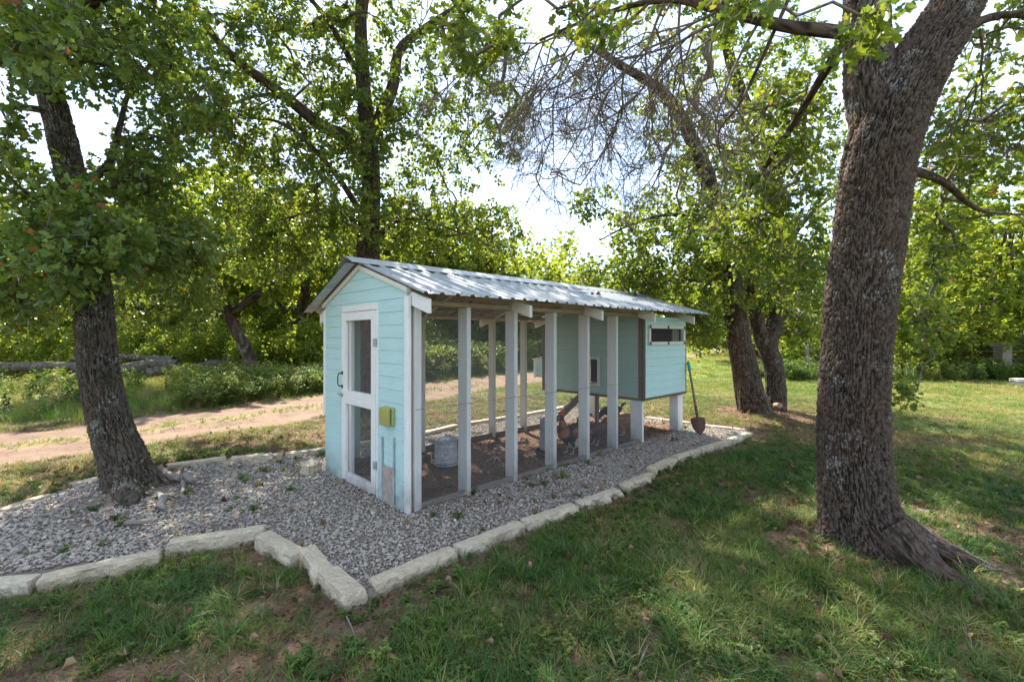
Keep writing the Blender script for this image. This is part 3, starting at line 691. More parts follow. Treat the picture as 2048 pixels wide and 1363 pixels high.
bx('bottom_trim', (U6-.018, .055, .575), (U6+.0, V6-.035, .610), M_BROWN[1], hh); bx('bottom_trim', (U6+.045, -.032, .575), (UE-.002, -.0, .609), M_BROWN[0], hh)
pdm = bx('pop_door_frame', (U6-.028, PD[0]-.048, PD[2]-.035), (U6-.006, PD[0]-.002, PD[3]+.035), M_CREAM[2], hh)
bx('frame_piece', (U6-.028, PD[0], PD[3]), (U6-.006, PD[1], PD[3]+.035), M_CREAM[1], pdm); bx('frame_piece', (U6-.028, PD[0], PD[2]-.035), (U6-.006, PD[1], PD[2]), M_CREAM[1], pdm); bx('frame_piece', (U6-.028, PD[1]+.002, PD[2]-.035), (U6-.006, PD[1]+.048, PD[3]+.035), M_CREAM[2], pdm)
wf = bx('window_frame', (WN[0]-.045, -.048, WN[3]), (WN[1]+.045, -.026, WN[3]+.046), M_CREAM[0], hh)
bx('frame_piece', (WN[0]-.045, -.048, WN[2]-.046), (WN[1]+.045, -.026, WN[2]), M_CREAM[0], wf)
bx('frame_piece', (WN[0]-.045, -.048, WN[2]+.002), (WN[0], -.026, WN[3]-.002), M_CREAM[2], wf); bx('frame_piece', (WN[1], -.048, WN[2]+.002), (WN[1]+.045, -.026, WN[3]-.002), M_CREAM[2], wf)
for u in (WN[0]-.022, (WN[0]+WN[1])/2, WN[1]+.022):
    for z in (WN[2]-.022, WN[3]+.022): bx('bracket', (u-.022, -.056, z-.026), (u+.022, -.048, z+.026), M_BROWN[2], wf)
bx('inner_board', (WN[1]-.22, .03, .64), (WN[1]-.0, .05, 1.79), M_GREYW[2], hh); bx('inner_board', (WN[0]+.0, .10, .64), (WN[0]+.12, .12, 1.79), M_GREYW[2], hh)
bx('inner_board', (WN[0]-.05, .005, 1.38), (WN[1]+.05, .045, 1.42), M_RAW[0], hh)
wiremesh((WN[0], -.012, WN[2]-.01), (1, 0, 0), (0, 0, 1), WN[1]-WN[0], .22).obj('wire_mesh', M_WIRE, hh, kind='stuff')
bx('roost_shelf', (U6+.3, .3, 1.15), (UE-.1, V6-.1, 1.17), M_RAW[0], hh)
# nest box hanging on the far side
nb = bx('nest_box', (3.96, V6+.003, .775), (4.90, V6+.36, .79), M_GREYW[0], coop)
for z0 in np.arange(.79, 1.07, .094): 
    for (lo, hi) in (((3.945, V6+.003, z0), (3.962, V6+.355, z0+.091)), ((3.945, V6+.34, z0), (4.915, V6+.357, z0+.091))): bx('plank', lo, hi, T(1), nb)
bx('corner_trim', (3.935, V6+.315, .76), (3.944, V6+.372, 1.10), M_WHITE[2], nb); bx('corner_trim', (3.935, V6+.003, 1.072), (3.944, V6+.312, 1.10), M_WHITE[1], nb)
mb = MB(); mb.prism([(V6+.003, 1.16), (V6+.40, 1.085), (V6+.40, 1.10), (V6+.003, 1.178)], 3.92, 4.95); mb.obj('lid', M_WHITE[0], nb)
# ramp with cleats
A = Vector((3.64, .93, .615)); B = Vector((3.60, 1.47, .10)); rmp = MB().beam(A, B, .26, .02, (0, 0, 1)).obj('ramp', M_GREYW[1], coop)
for t in (.22, .45, .68, .92):
    p = A.lerp(B, t)+Vector((0, .012, .017)); MB().box((p.x-.14, p.y-.012, p.z-.008), (p.x+.14, p.y+.012, p.z+.012)).obj('cleat', M_GREYW[0], rmp)

# ------------------------------------------------------------------ limestone edging
def stone(a, b, w=.108, zt=.006, zb=-.13, seed=0, tilt=0., shift=0., rough=1., dz=(0, 0), name='edging_stone'):
    a = np.array(a); b = np.array(b); d = b-a; L = np.linalg.norm(d); d /= L; n = np.array([-d[1], d[0]])
    nx, ny, nz = max(12, int(L/.022)), 6, 6; bm = bmesh.new(); vid = {}
    def P(i, j, k):
        key = (i, j, k)
        if key not in vid:
            fx, fy, fz = i/nx, j/ny-.5, k/nz; s_ = L*fx; y = w*fy; z = zb+(zt-zb)*fz
            ex = min(i, nx-i) == 0; ey = min(j, ny-j) == 0; ez = k == nz
            q = Vector((s_, y, z)); c = Vector((L/2, 0, (zt+zb)/2)); nn = mnoise.noise_vector(Vector((s_*7+seed*9, y*9, z*9)))*.008*rough+mnoise.noise_vector(Vector((s_*26+seed*5, y*26, z*26)))*.0055*rough
            if ey and not ez: q.y += nn.y*2.6
            if ez: q.z += nn.z*.35
            if ex: q.x += nn.x*1.5
            if ez and (ey or ex): q.z -= .001+abs(nn.x)*.8+(.012*rough if rough > 1.5 and mnoise.noise(Vector((s_*9, y*5, seed*3.1))) > .2 else 0); q.y *= .98
            if ez and ex: q.x += .006*(1 if i == 0 else -1)
            q.z += dz[0]*(1-fx)+dz[1]*fx+tilt*y
            X = a[0]+d[0]*q.x+n[0]*(q.y+shift); Y = a[1]+d[1]*q.x+n[1]*(q.y+shift); vid[key] = bm.verts.new((X, Y, q.z))
        return vid[key]
    for i in range(nx):
        for j in range(ny): bm.faces.new((P(i, j, nz), P(i+1, j, nz), P(i+1, j+1, nz), P(i, j+1, nz)))
        for k in range(nz): bm.faces.new((P(i, 0, k), P(i+1, 0, k), P(i+1, 0, k+1), P(i, 0, k+1))); bm.faces.new((P(i+1, ny, k), P(i, ny, k), P(i, ny, k+1), P(i+1, ny, k+1)))
    for j in range(ny):
        for k in range(nz): bm.faces.new((P(0, j+1, k), P(0, j, k), P(0, j, k+1), P(0, j+1, k+1))); bm.faces.new((P(nx, j, k), P(nx, j+1, k), P(nx, j+1, k+1), P(nx, j, k+1)))
    me = bpy.data.meshes.new(name); bm.to_mesh(me); bm.free(); me.materials.append(M_LIME); me.polygons.foreach_set('use_smooth', [True]*len(me.polygons))
    try: me.set_sharp_from_angle(angle=radians(16))
    except Exception: pass
    return link(name, me)
NS = [((-75,1163),(70,1152),'mossy edging stone cut off by the left edge of the picture', {}),
 ((80,1150),(322,1104),'long pale edging stone beside the gap at the far left front', {'dz':(0,.02)}),
 ((334,1086),(530,1058),'edging stone lying at the inner bend, catching sun on its top', {'dz':(.02,.03)}),
 ((524,1068),(598,1104),'short edging stone turned off the bend in front of the door', {'w':.125,'dz':(.02,.0)}),
 ((612,1094),(652,1140),'narrow edging stone wedged between two others in front of the coop', {'w':.115,'dz':(.02,.0)}),
 ((656,1138),(712,1186),'chunky edging stone at the front corner with its end facing the lawn', {'w':.125,'dz':(.015,.01)}),
 ((742,1160),(906,1092),'first long edging stone right of the front corner', {}),
 ((914,1090),(1042,1041),'second long smooth edging stone right of the front corner', {}),
 ((1050,1038),(1150,1004),'third edging stone from the front corner with a crumbling face', {'rough':1.8}),
 ((1157,1001),(1236,974),'chipped edging stone with a broken lower edge', {'rough':2.6}),
 ((1245,967),(1303,943),'tan stained edging stone past the chipped one', {'rough':1.8}),
 ((1302,936),(1346,917),'small white edging stone slightly proud of the row', {'dz':(.02,.02)}),
 ((1350,911),(1394,897),'low edging stone broken at its end, opposite the shovel', {'rough':2.4}),
 ((1398,896),(1456,878),'edging stone before the last of the right hand row', {}),
 ((1460,877),(1500,862),'last edging stone of the row at the far right corner', {}),
 ((1494,857),(1385,845),'low edging stone behind the shovel running to the corner', {'zt':.005}),
 ((1380,843),(1292,832),'edging stone seen beneath the hen house at its far end', {'zt':.005}),
 ((1284,831),(1190,820),'edging stone in the shadow under the middle of the hen house', {'zt':.005}),
 ((1134,812),(1045,829),'far edging stone behind the ramp', {'zt':.03}),
 ((1038,830),(922,848),'far edging stone seen through the middle of the run', {'zt':.03}),
 ((912,850),(838,868),'far edging stone seen behind the galvanised waterer', {'zt':.03}),
 ((826,869),(668,895),'far edging stone behind the door mesh', {'zt':.03}),
 ((652,897),(572,908),'edging stone touching the left wall of the coop in the picture', {'zt':.03}),
 ((566,909),(462,916),'edging stone behind the loose flat block', {'zt':.03}),
 ((452,916),(334,932),'edging stone ending at the weathered root beside the leaning trunk', {'zt':.035}),
 ((250,944),(140,968),'thin edging stone behind the leaning trunk', {'zt':.02}),
 ((100,985),(2,1018),'curved row edging stone half sunk in soil at the far left', {'zt':.01}),
 ]
for i, (a, b, lab, kw) in enumerate(NS):
    o = stone(gp(*a, z=.01), gp(*b, z=.01), seed=i, **kw); tag(o, lab, 'edging stone', 'limestone edging stones round the gravel bed')
a = gp(487, 922); b = gp(545, 917); tag(stone(a, b, .13, .07, -.03, 40, rough=1.6, name='stone_block'), 'loose pale stone block lying on the gravel against the back edging', 'stone block')
a = gp(609, 945); b = gp(634, 936); tag(stone(a, b, .12, .10, -.03, 41, rough=1.5, tilt=.3, name='stone_block'), 'small tilted pale stone block on the gravel left of the coop', 'stone block')
a = gp(1141, 893); b = gp(1166, 885); tag(stone(a, b, .15, .13, -.03, 42, rough=1.2, name='stone_block'), 'dusty stone block standing in the run behind the rooster', 'stone block')

# ------------------------------------------------------------------ trees
def catmull(P, R, step=.12):
    P = np.array(P, float); R = np.array(R, float); Q = np.vstack([2*P[0]-P[1], P, 2*P[-1]-P[-2]]); RR = np.concatenate([[R[0]], R, [R[-1]]]); out = []; ro = []
    for i in range(1, len(Q)-2):
        L = np.linalg.norm(Q[i+1]-Q[i]); n = max(2, int(L/step))
        for t in np.arange(n)/n:
            a = -.5*t+t*t-.5*t**3; b = 1-2.5*t*t+1.5*t**3; c = .5*t+2*t*t-1.5*t**3; d = -.5*t*t+.5*t**3
            out.append(a*Q[i-1]+b*Q[i]+c*Q[i+1]+d*Q[i+2]); ro.append(max(.004, RR[i]*(1-t)+RR[i+1]*t))
    out.append(P[-1]); ro.append(R[-1]); return np.array(out), np.array(ro)
def bark_tube(name, P, R, mat, parent, ncirc, step, cell=.03, depth=.016, flare=None, seed=0, asp=2.6, knots=()):
    """trunk skin with real furrowed plates"""
    Pc, Rc = catmull(P, R, step); m = len(Pc); s = np.concatenate([[0], np.cumsum(np.linalg.norm(np.diff(Pc, axis=0), axis=1))])
    th = np.arange(ncirc)*2*pi/ncirc; TT, SS = np.meshgrid(th, s); Rm = Rc.mean(); ncell = max(6, int(round(2*pi*Rm/cell)))
    x = TT/(2*pi)*ncell; y = SS/(cell*asp)
    px_ = np.cos(TT)*3; py_ = np.sin(TT)*3
    wx = (fbm(px_+SS*2, py_+SS*1.3, seed+3)-.5)*2.4; wy = (fbm(px_*1.5+9, SS*3+py_, seed+4)-.5)*1.6
    F1, F2, ID = voro(x+wx*.7+(fbm(x*.9, y*.7, seed+33)-.5)*1.0, y+wy*1.2+(fbm(x*.8, y*.6, seed+34)-.5)*2.2, seed, None)
    F1b, F2b, _ = voro(x*1.9+wx*1.5, y*2.1+wy*2, seed+50, None)
    xx = x+(fbm(px_*2.2+SS*4, py_*2.2-SS*5, seed+90, 3)-.5)*3.0*ncell/40+(fbm(px_*5, py_*5+SS*14, seed+91, 2)-.5)*1.1
    fr = xx-np.floor(xx); ridge = np.clip(np.minimum(fr, 1-fr)*3.6-.22-.35*(fbm(px_*3, py_*3+SS*9, seed+92, 2)-.5), 0, 1)**.65
    cross = np.clip((F2-F1-.04)*3.2, 0, 1); hgt = ridge*(.42+.58*cross); fine = np.clip((F2b-F1b)*1.6, 0, 1)*np.minimum(1, ridge*2)
    bk = hgt*.65+fine*.35
    # blend across the seam of the circle
    disp = (bk-.7)*depth+(ID-.5)*depth*.3+(fbm(px_*.8, py_*.8+SS*1.5, seed+8)-.5)*.05*Rc[:, None]/.2
    if flare:
        for (amp, hh, kk, ph, pw) in flare: disp = disp+Rc[:, None]*amp*np.exp(-np.maximum(SS-.30, -.1)/hh)*np.clip(.5+.5*np.cos(kk*(TT-ph)), 0, 1)**pw
    for (ks, kt, kr, kd) in knots:
        dd = np.hypot((SS-ks), ((TT-kt+pi) % (2*pi)-pi)*Rc[:, None]); disp = disp+kd*np.exp(-(dd/kr)**2)-kd*.7*np.exp(-(dd/(kr*.35))**2)
    v, f = tube_arrays(Pc, Rc, ncirc, disp)
    me = np_mesh(name, v, f, mat, {'bk': bk.ravel(), 'pid': ID.ravel()}, True)
    return link(name, me, parent)
def unit(a): return a/(np.linalg.norm(a, axis=-1, keepdims=True)+1e-9)
LSH = {'lobed': (np.array([(0, 0), (.20, .22), (.13, .42), (.40, .62), (.24, .78), (.30, .97), (0, 1.)]), 6), 'mid': (np.array([(0, 0), (.24, .35), (.40, .76), (0, 1.)]), 4)}
def leaf_mesh(name, P, D, Nn, size, tint, mat, parent, shape='mid', kind='stuff'):
    """one leaf per row: base P, direction D, normal Nn"""
    n = len(P); Sd = unit(np.cross(D, Nn)); Nn = unit(np.cross(Sd, D))
    if shape == 'bg': tmpl = np.array([(0, 0, 0), (.46, .5, .10), (0, 1., 0), (-.46, .5, .10)]); faces = np.array([(0, 1, 2), (0, 2, 3)])
    else:
        o = LSH[shape][0]; k = len(o); r = [(x, y, .22*x-.10*y*y) for x, y in o]; l = [(-x, y, .22*x-.10*y*y) for x, y in o[1:-1]]
        tmpl = np.array(r+l); rid = list(range(k)); lid = [0]+[k+i for i in range(k-2)]+[k-1]
        faces = np.array([tuple(rid), tuple(lid[::-1])])
    V_ = (P[:, None]+size[:, None, None]*(Sd[:, None]*tmpl[None, :, 0:1]+D[:, None]*tmpl[None, :, 1:2]+Nn[:, None]*tmpl[None, :, 2:3])).reshape(-1, 3)
    nt = len(tmpl); F = (faces[None]+np.arange(n)[:, None, None]*nt).reshape(-1, faces.shape[1])
    return link(name, np_mesh(name, V_, F, mat, {'tint': np.repeat(tint, nt)}), parent, kind)
def gentree(name, label, base, limbs, fills, twigmat, leafm, leaf=(.07, 24, 'mid', .36), seed=1, barkm=None, trunkspec=None, group=None, tip_r=.0035, cat='tree', tips_tube=True, attach_from=.45, ylow=None, brown=.013):
    """limbs: list of (points, radii, part name); fills: list of attractor arrays with leaf share"""
    R = np.random.default_rng(seed); root = empty(name, (base[0], base[1], float(H(np.array([base[0]]), np.array([base[1]]))[0])), 0, label, cat, group); B = np.array(root.location)
    pos = []; par = []; rad = []; fixed = []; okk = []
    for li, (P, r, nm) in enumerate(limbs):
        P = np.array(P, float); Pc, Rc = catmull(P, r, .16)
        if nm: 
            wood = not tips_tube
            spec = trunkspec.get(li) if trunkspec else None
            if spec: bark_tube(nm, P-B, r, barkm, root, **spec)
            else:
                nc = (12 if wood else 26) if max(r) > .08 else (7 if wood else 12)
                bark_tube(nm, P-B, r, barkm, root, nc, .16 if wood else .05, .028, .008 if max(r) > .08 else .004, seed=li+seed)
        k = len(Pc); b0 = len(pos)
        for i in range(k):
            pos.append(Pc[i]); par.append(b0+i-1 if i else -1); rad.append(Rc[i]); fixed.append(True); okk.append((li > 0) or i/k > attach_from)
    pos = np.array(pos); nfix = len(pos); okk = np.array(okk)
    A = np.vstack([f[0] for f in fills]); lf = np.concatenate([np.full(len(f[0]), f[1]) for f in fills])
    N = len(A); cap = nfix+N*8; PP = np.zeros((cap, 3)); PP[:nfix] = pos; cnt = nfix; par = list(par)
    dist = np.full(N, 1e9); near = np.zeros(N, int)
    cand = np.where(okk)[0]; penal = np.zeros(cap)
    for c0 in range(0, len(cand), 400):
        c = cand[c0:c0+400]; d = np.linalg.norm(A[:, None]-PP[c][None], axis=2); m = d.argmin(1); dm = d[np.arange(N), m]; u = dm < dist; dist[u] = dm[u]; near[u] = c[m[u]]
    done = np.zeros(N, bool); tips = []; order = []
    for it in range(N):
        i = int(np.where(done, 1e9, dist).argmin()); p = near[i]; a = A[i]; q = PP[p]; L = np.linalg.norm(a-q); done[i] = True
        k = max(1, min(7, int(L/.15))); pa = p
        pdir = PP[p]-PP[par[p]] if par[p] >= 0 else a-q; pdir = pdir/(np.linalg.norm(pdir)+1e-6)
        newi = []
        for j in range(1, k+1):
            t = j/k; x = q+(a-q)*t
            if j < k: x = x+pdir*L*.16*math.sin(pi*t)+R.normal(0, .055, 3)*min(L, 1.2); x[2] += .07*L*math.sin(pi*t)
            PP[cnt] = x; par.append(pa); pa = cnt; newi.append(cnt); cnt += 1
        tips.append(cnt-1); order.append(i)
        nd = np.linalg.norm(A[:, None]-PP[newi][None], axis=2)*1.0; m = nd.argmin(1); dm = nd[np.arange(N), m]; u = (dm < dist) & ~done; dist[u] = dm[u]; near[u] = np.array(newi)[m[u]]
    par = np.array(par); num = np.zeros(cnt); 
    for t in tips: num[t] += 1
    for i in range(cnt-1, nfix-1, -1):
        if par[i] >= 0: num[par[i]] += num[i]
    r = tip_r*np.maximum(num, 1)**.47
    fr = np.array(rad)
    for i in range(nfix, cnt):
        p = par[i]; lim = fr[p]*.75 if p < nfix else r[p]
        r[i] = min(r[i], lim)
    kids = [[] for _ in range(cnt)]
    for i in range(nfix, cnt): kids[par[i]].append(i)
    VV = []; FF = []; off = 0
    starts = [(p, k) for p in range(nfix) for k in kids[p]]
    while starts:
        p, k = starts.pop(); ch = [p, k]; 
        while kids[k]:
            ks = sorted(kids[k], key=lambda z: -r[z]); 
            for z in ks[1:]: starts.append((k, z))
            k = ks[0]; ch.append(k)
        Pn = PP[ch]-B; Rn = np.array([min(r[ch[1]], fr[p] if p < nfix else r[p])]+[r[c] for c in ch[1:]]); Rn[-1] *= .5
        if Rn[0] < .006 and not tips_tube: continue
        v, f = tube_arrays(Pn, Rn, 3 if Rn[0] < .008 else (5 if Rn[0] < .03 else 8)); VV.append(v); FF.append(f+off); off += len(v)
    # leaf sprays along the last twigs
    L0, NL, shp, SL = leaf; tp = np.array(tips); keep = lf[np.array(order)] > R.random(N); tp = tp[keep]
    if len(tp):
        D = unit(PP[tp]-PP[par[tp]]); n = len(tp); O = PP[tp]-D*SL*.35; O = O-B
        D = unit(D+R.normal(0, .35, (n, 3))-np.array([0, 0, .25])); side = unit(np.cross(D, R.normal(0, 1, (n, 3))))
        if tips_tube:
            for sgn in (0, 1, -1):
                a0 = O+D*SL*(.0 if sgn == 0 else .3); dd = D if sgn == 0 else unit(D+side*.9*sgn); ln = SL*(1.05 if sgn == 0 else .55)
                e = a0+dd*ln; c = np.cross(dd, np.array([.3, .2, 1])); c = unit(c)*.0022; c2 = np.cross(unit(dd), c)
                v = np.stack([a0+c, a0-c*.5+c2*.87, a0-c*.5-c2*.87, e], 1).reshape(-1, 3); ii = np.arange(n)[:, None]*4
                f = np.stack([ii+[0, 1, 3, 3], ii+[1, 2, 3, 3], ii+[2, 0, 3, 3]], 1).reshape(-1, 4); VV.append(v); FF.append(f+off); off += len(v)
        m = n*NL; si = np.repeat(np.arange(n), NL); st = R.integers(0, 3, m); t = R.random(m)**.8
        sg = np.where(st == 0, 0., np.where(st == 1, 1., -1.)); dd = np.where((st == 0)[:, None], D[si], unit(D[si]+side[si]*.9*sg[:, None]))
        base_ = O[si]+D[si]*SL*np.where(st == 0, 0, .3)[:, None]+dd*(SL*np.where(st == 0, 1.05, .55)*t)[:, None]+R.normal(0, SL*.07, (m, 3))
        ld = unit(dd*.6+R.normal(0, .75, (m, 3))+np.array([0, 0, -.25])); nn = unit(np.array([0, 0, 1.])+R.normal(0, .75, (m, 3)))
        spr = R.random(n); ti = np.clip(spr[si]*.55+R.random(m)*.42, 0, .93); ti = np.where(R.random(m) < brown, R.uniform(.95, 1, m), ti)
        leaf_mesh('crown', base_, ld, nn, L0*R.uniform(.6, 1.25, m), ti, leafm, root, shp)
    if VV:
        v = np.vstack(VV); f = np.vstack(FF); f3 = f.copy(); dg = f[:, 2] == f[:, 3]
        if dg.any():          # three sided twig tips become proper quads by splitting the apex index
            f3[dg, 3] = f3[dg, 2]
            tri = f[dg][:, :3]; quads = f[~dg]; extra = np.stack([tri[:, 0], tri[:, 1], tri[:, 2]], 1)
            me = np_mesh('branches', v, np.vstack([quads[:, [0, 1, 2]], quads[:, [0, 2, 3]], extra]), twigmat, None, True)
        else: me = np_mesh('branches', v, f, twigmat, None, True)
        link('branches', me, root, 'stuff')
    return root
def fill(n, px, py, rx, ry, Y, dY, seed, low=None):
    n = int(n*1.45)
    r = np.random.default_rng(seed); out = []
    while len(out) < n:
        a, b, c = r.uniform(-1, 1, 3)
        if a*a+b*b+c*c > 1: continue
        y = Y+dY*c; q = at(px+rx*a, py+ry*b, y)
        if q[2] < (low or .6): continue
        out.append(q)
    return np.array(out)
def pl(*pts):  # (px,py,Y) triples
    return [at(*p) for p in pts]

# 1. leaning oak at the left of the gravel bed
b = T1B
P = [np.array([b[0]+.05, b[1], -.30])]+pl((246, 925, 4.58), (224, 860, 4.62), (207, 790, 4.66), (196, 720, 4.7), (190, 650, 4.74), (186, 590, 4.78), (178, 520, 4.8), (166, 450, 4.82), (150, 380, 4.82), (130, 300, 4.8), (112, 225, 4.78), (90, 150, 4.75), (60, 80, 4.7), (25, 10, 4.65), (-25, -80, 4.6), (-80, -190, 4.6), (-110, -320, 4.7))
k = 4.65/FPX/2*.76
R1 = [x*k for x in (104, 100, 92, 88, 85, 86, 85, 78, 72, 68, 65, 60, 56, 52, 46, 40, 32, 22)]
limbs1 = [(P, R1, 'trunk'),
 (pl((180, 525, 4.8), (120, 500, 4.6), (40, 470, 4.3), (-60, 440, 4.1)), [.07, .05, .035, .02], 'limb'),
 (pl((150, 380, 4.82), (215, 330, 5.0), (240, 250, 5.2), (262, 180, 5.5), (330, 90, 5.9), (400, -20, 6.3)), [.05, .035, .03, .026, .02, .014], 'limb'),
 (pl((186, 560, 4.78), (250, 520, 5.1), (330, 480, 5.5), (420, 470, 6.0)), [.05, .032, .022, .014], 'limb'),
 (pl((60, 80, 4.7), (150, 20, 4.4), (280, -60, 4.2), (420, -160, 4.2)), [.09, .07, .05, .03], 'limb'),
 (pl((-25, -80, 4.6), (40, -220, 4.9), (160, -380, 5.4), (320, -500, 6.2)), [.1, .08, .06, .035], 'limb'),
 (pl((112, 225, 4.78), (40, 215, 4.5), (-40, 220, 4.2)), [.04, .03, .015], 'limb')]
f1 = [(fill(75, 60, 520, 130, 110, 4.5, .9, 1), 1), (fill(55, 200, 470, 90, 60, 4.4, .5, 2), 1), (fill(75, 330, 500, 110, 70, 5.6, .8, 3), 1), (fill(36, 110, 400, 110, 60, 4.6, .8, 31), 1),
      (fill(55, 70, 60, 120, 90, 3.9, .8, 4), 1), (fill(70, 250, 70, 150, 110, 5.0, 1.0, 5), 1), (fill(55, 360, 190, 100, 120, 5.8, 1, 6), .9), (fill(16, 20, 290, 40, 90, 4.2, .5, 7), 1),
      (fill(14, 30, 620, 40, 40, 4.6, .4, 8), 1), (fill(50, 280, 330, 90, 80, 5.4, .7, 9), 1), (fill(50, 320, 590, 120, 55, 6.6, .8, 12), 1),
      (fill(170, 300, -350, 420, 230, 5.2, 1.6, 10), 1), (fill(60, -300, 100, 200, 320, 4.6, 1.4, 11), 1), (fill(90, 150, -120, 260, 110, 4.6, 1.2, 13), 1)]
gentree('oak_tree', 'dark leaning oak trunk standing in the gravel left of the coop', b, limbs1, f1, M_TWIGD, M_LEAFD, (.074, 26, 'lobed', .34), 11, M_BARK1,
        {0: dict(ncirc=170, step=.013, cell=.024, depth=.025, seed=2, asp=1.7, flare=[(.30, .16, 1, 0., 1), (.5, .13, 3, 1.1, 2.5), (.25, .1, 5, .4, 1)])}, attach_from=.42)

# 2. big oak at the right, forked above the frame of the door height
b = T2B; k = 3.38/FPX/2
P = [np.array([b[0]+.02, b[1], -.40])]+pl((1727, 1065, 3.38), (1712, 1000, 3.39), (1705, 900, 3.4), (1707, 800, 3.4), (1713, 700, 3.4), (1720, 600, 3.4), (1731, 500, 3.4), (1745, 400, 3.4), (1762, 300, 3.4), (1793, 210, 3.4), (1838, 130, 3.4), (1892, 45, 3.42), (1945, -50, 3.45), (2020, -180, 3.5), (2120, -340, 3.5))
R2 = [x*k*.80 for x in (186, 178, 162, 150, 146, 144, 146, 147, 146, 148, 146, 132, 118, 110, 96, 70)]
limbs2 = [(P, R2, 'trunk'),
 (pl((1760, 260, 3.42), (1744, 190, 3.47), (1738, 120, 3.52), (1735, 30, 3.58), (1728, -80, 3.66), (1700, -220, 3.8), (1640, -380, 4.1)), [.17, .165, .155, .15, .14, .11, .07], 'limb'),
 (pl((1738, 70, 3.55), (1650, 62, 3.3), (1560, 50, 3.3), (1440, 20, 3.5), (1330, 0, 3.8), (1200, 30, 4.3), (1080, 80, 4.8)), [.05, .045, .04, .035, .028, .02, .012], 'limb'),
 (pl((1735, 0, 3.6), (1640, 160, 4.2), (1560, 290, 4.8), (1480, 400, 5.4), (1400, 470, 6.0)), [.05, .036, .03, .02, .01], 'limb'),
 (pl((1594, -40, 3.3), (1512, 143, 3.4), (1478, 210, 3.45), (1438, 262, 3.5), (1441, 307, 3.5)), [.016, .013, .011, .008, .004], 'limb'),
 (pl((1850, 150, 3.4), (1930, 60, 3.7), (2010, 30, 4.0), (2100, 40, 4.4)), [.06, .04, .03, .02], 'limb'),
 (pl((1770, 330, 3.6), (1880, 360, 4.4), (1960, 420, 5.2), (2050, 430, 6.2)), [.05, .035, .022, .012], 'limb'),
 (pl((1735, -40, 3.6), (1560, -160, 3.2), (1300, -320, 2.9), (1000, -460, 2.9), (700, -620, 3.0)), [.09, .07, .06, .045, .03], 'limb')]
f2 = [(fill(60, 1560, 330, 100, 110, 5.0, .8, 21), 1), (fill(60, 1500, 450, 90, 90, 5.6, .8, 22), 1), (fill(45, 1600, 520, 60, 110, 5.8, .8, 23), 1), (fill(26, 1570, 190, 80, 70, 4.8, .7, 24), .8),
      (fill(60, 1950, 260, 110, 110, 5.0, .9, 25), 1), (fill(55, 1890, 420, 70, 110, 5.8, .8, 26), 1), (fill(40, 1860, 600, 45, 120, 5.9, .6, 27), 1), (fill(5, 1820, 785, 26, 18, 5.3, .15, 28), 1),
      (fill(26, 1980, 90, 90, 60, 4.4, .6, 29), .2),
      (fill(16, 1230, 90, 190, 80, 4.8, .8, 30), .2), (fill(16, 1400, 190, 130, 120, 5.2, 1.0, 32), .2),
      (fill(5, 1725, 45, 40, 30, 2.6, .12, 34), 1), (fill(7, 1500, 0, 60, 24, 2.9, .2, 35), 1), (fill(8, 1180, 30, 90, 34, 3.2, .3, 36), 1), (fill(16, 960, 70, 90, 50, 3.5, .3, 37), 1),
      (fill(70, 1500, -330, 500, 200, 3.8, 1.2, 38), 1), (fill(40, 900, -450, 420, 260, 3.2, 1.4, 39), 1), (fill(130, 2200, 100, 180, 260, 4.2, 1.2, 40), 1)]
t2 = gentree('oak_tree', 'thick furrowed oak trunk with pale lichen standing in front at the right', b, limbs2, f2, M_TWIG, M_LEAF, (.072, 19, 'lobed', .30), 12, M_BARK2,
        {0: dict(ncirc=250, step=.0105, cell=.024, depth=.027, seed=5, asp=1.7, flare=[(.16, .22, 1, .6, 1), (.32, .17, 3, .2, 2.0), (.18, .12, 5, 1.2, 1)], knots=[(2.25, 3.6, .07, .028)]),
         1: dict(ncirc=120, step=.02, cell=.024, depth=.025, seed=6, asp=2.6)}, attach_from=.80)
B2 = np.array(t2.location)
def twigs(name, parent, starts, mat, seed):
    R = np.random.default_rng(seed); VV = []; FF = []; off = [0]; B = np.array(parent.location)
    def grow(p, d, L, r, lv):
        k = 5 if lv > 1 else 3; P = [p]; dd = d
        for i in range(k): dd = unit(dd+R.normal(0, .20, 3)+np.array([0, 0, -.05 if lv > 1 else .02])); P.append(P[-1]+dd*L/k)
        P = np.array(P); Rr = np.linspace(r, r*.55, k+1); v, f = tube_arrays(P-B, Rr, 5 if r > .006 else 3); VV.append(v); FF.append(f+off[0]); off[0] += len(v)
        if lv == 0: return
        nk = R.integers(3, 5)
        for j in range(nk):
            t = (j+1)/nk*(.95 if j < nk-1 else 1.); q = P[min(k, int(round(t*k)))]; s_ = unit(np.cross(dd, R.normal(0, 1, 3)))
            grow(q, unit(dd+s_*R.uniform(.45, 1.05)), L*R.uniform(.5, .74), r*R.uniform(.58, .76), lv-1)
    for p, d, L, r, lv in starts: grow(np.array(p, float), unit(np.array(d, float)), L, r, lv)
    return link(name, np_mesh(name, np.vstack(VV), np.vstack(FF), mat, None, True), parent, 'stuff')
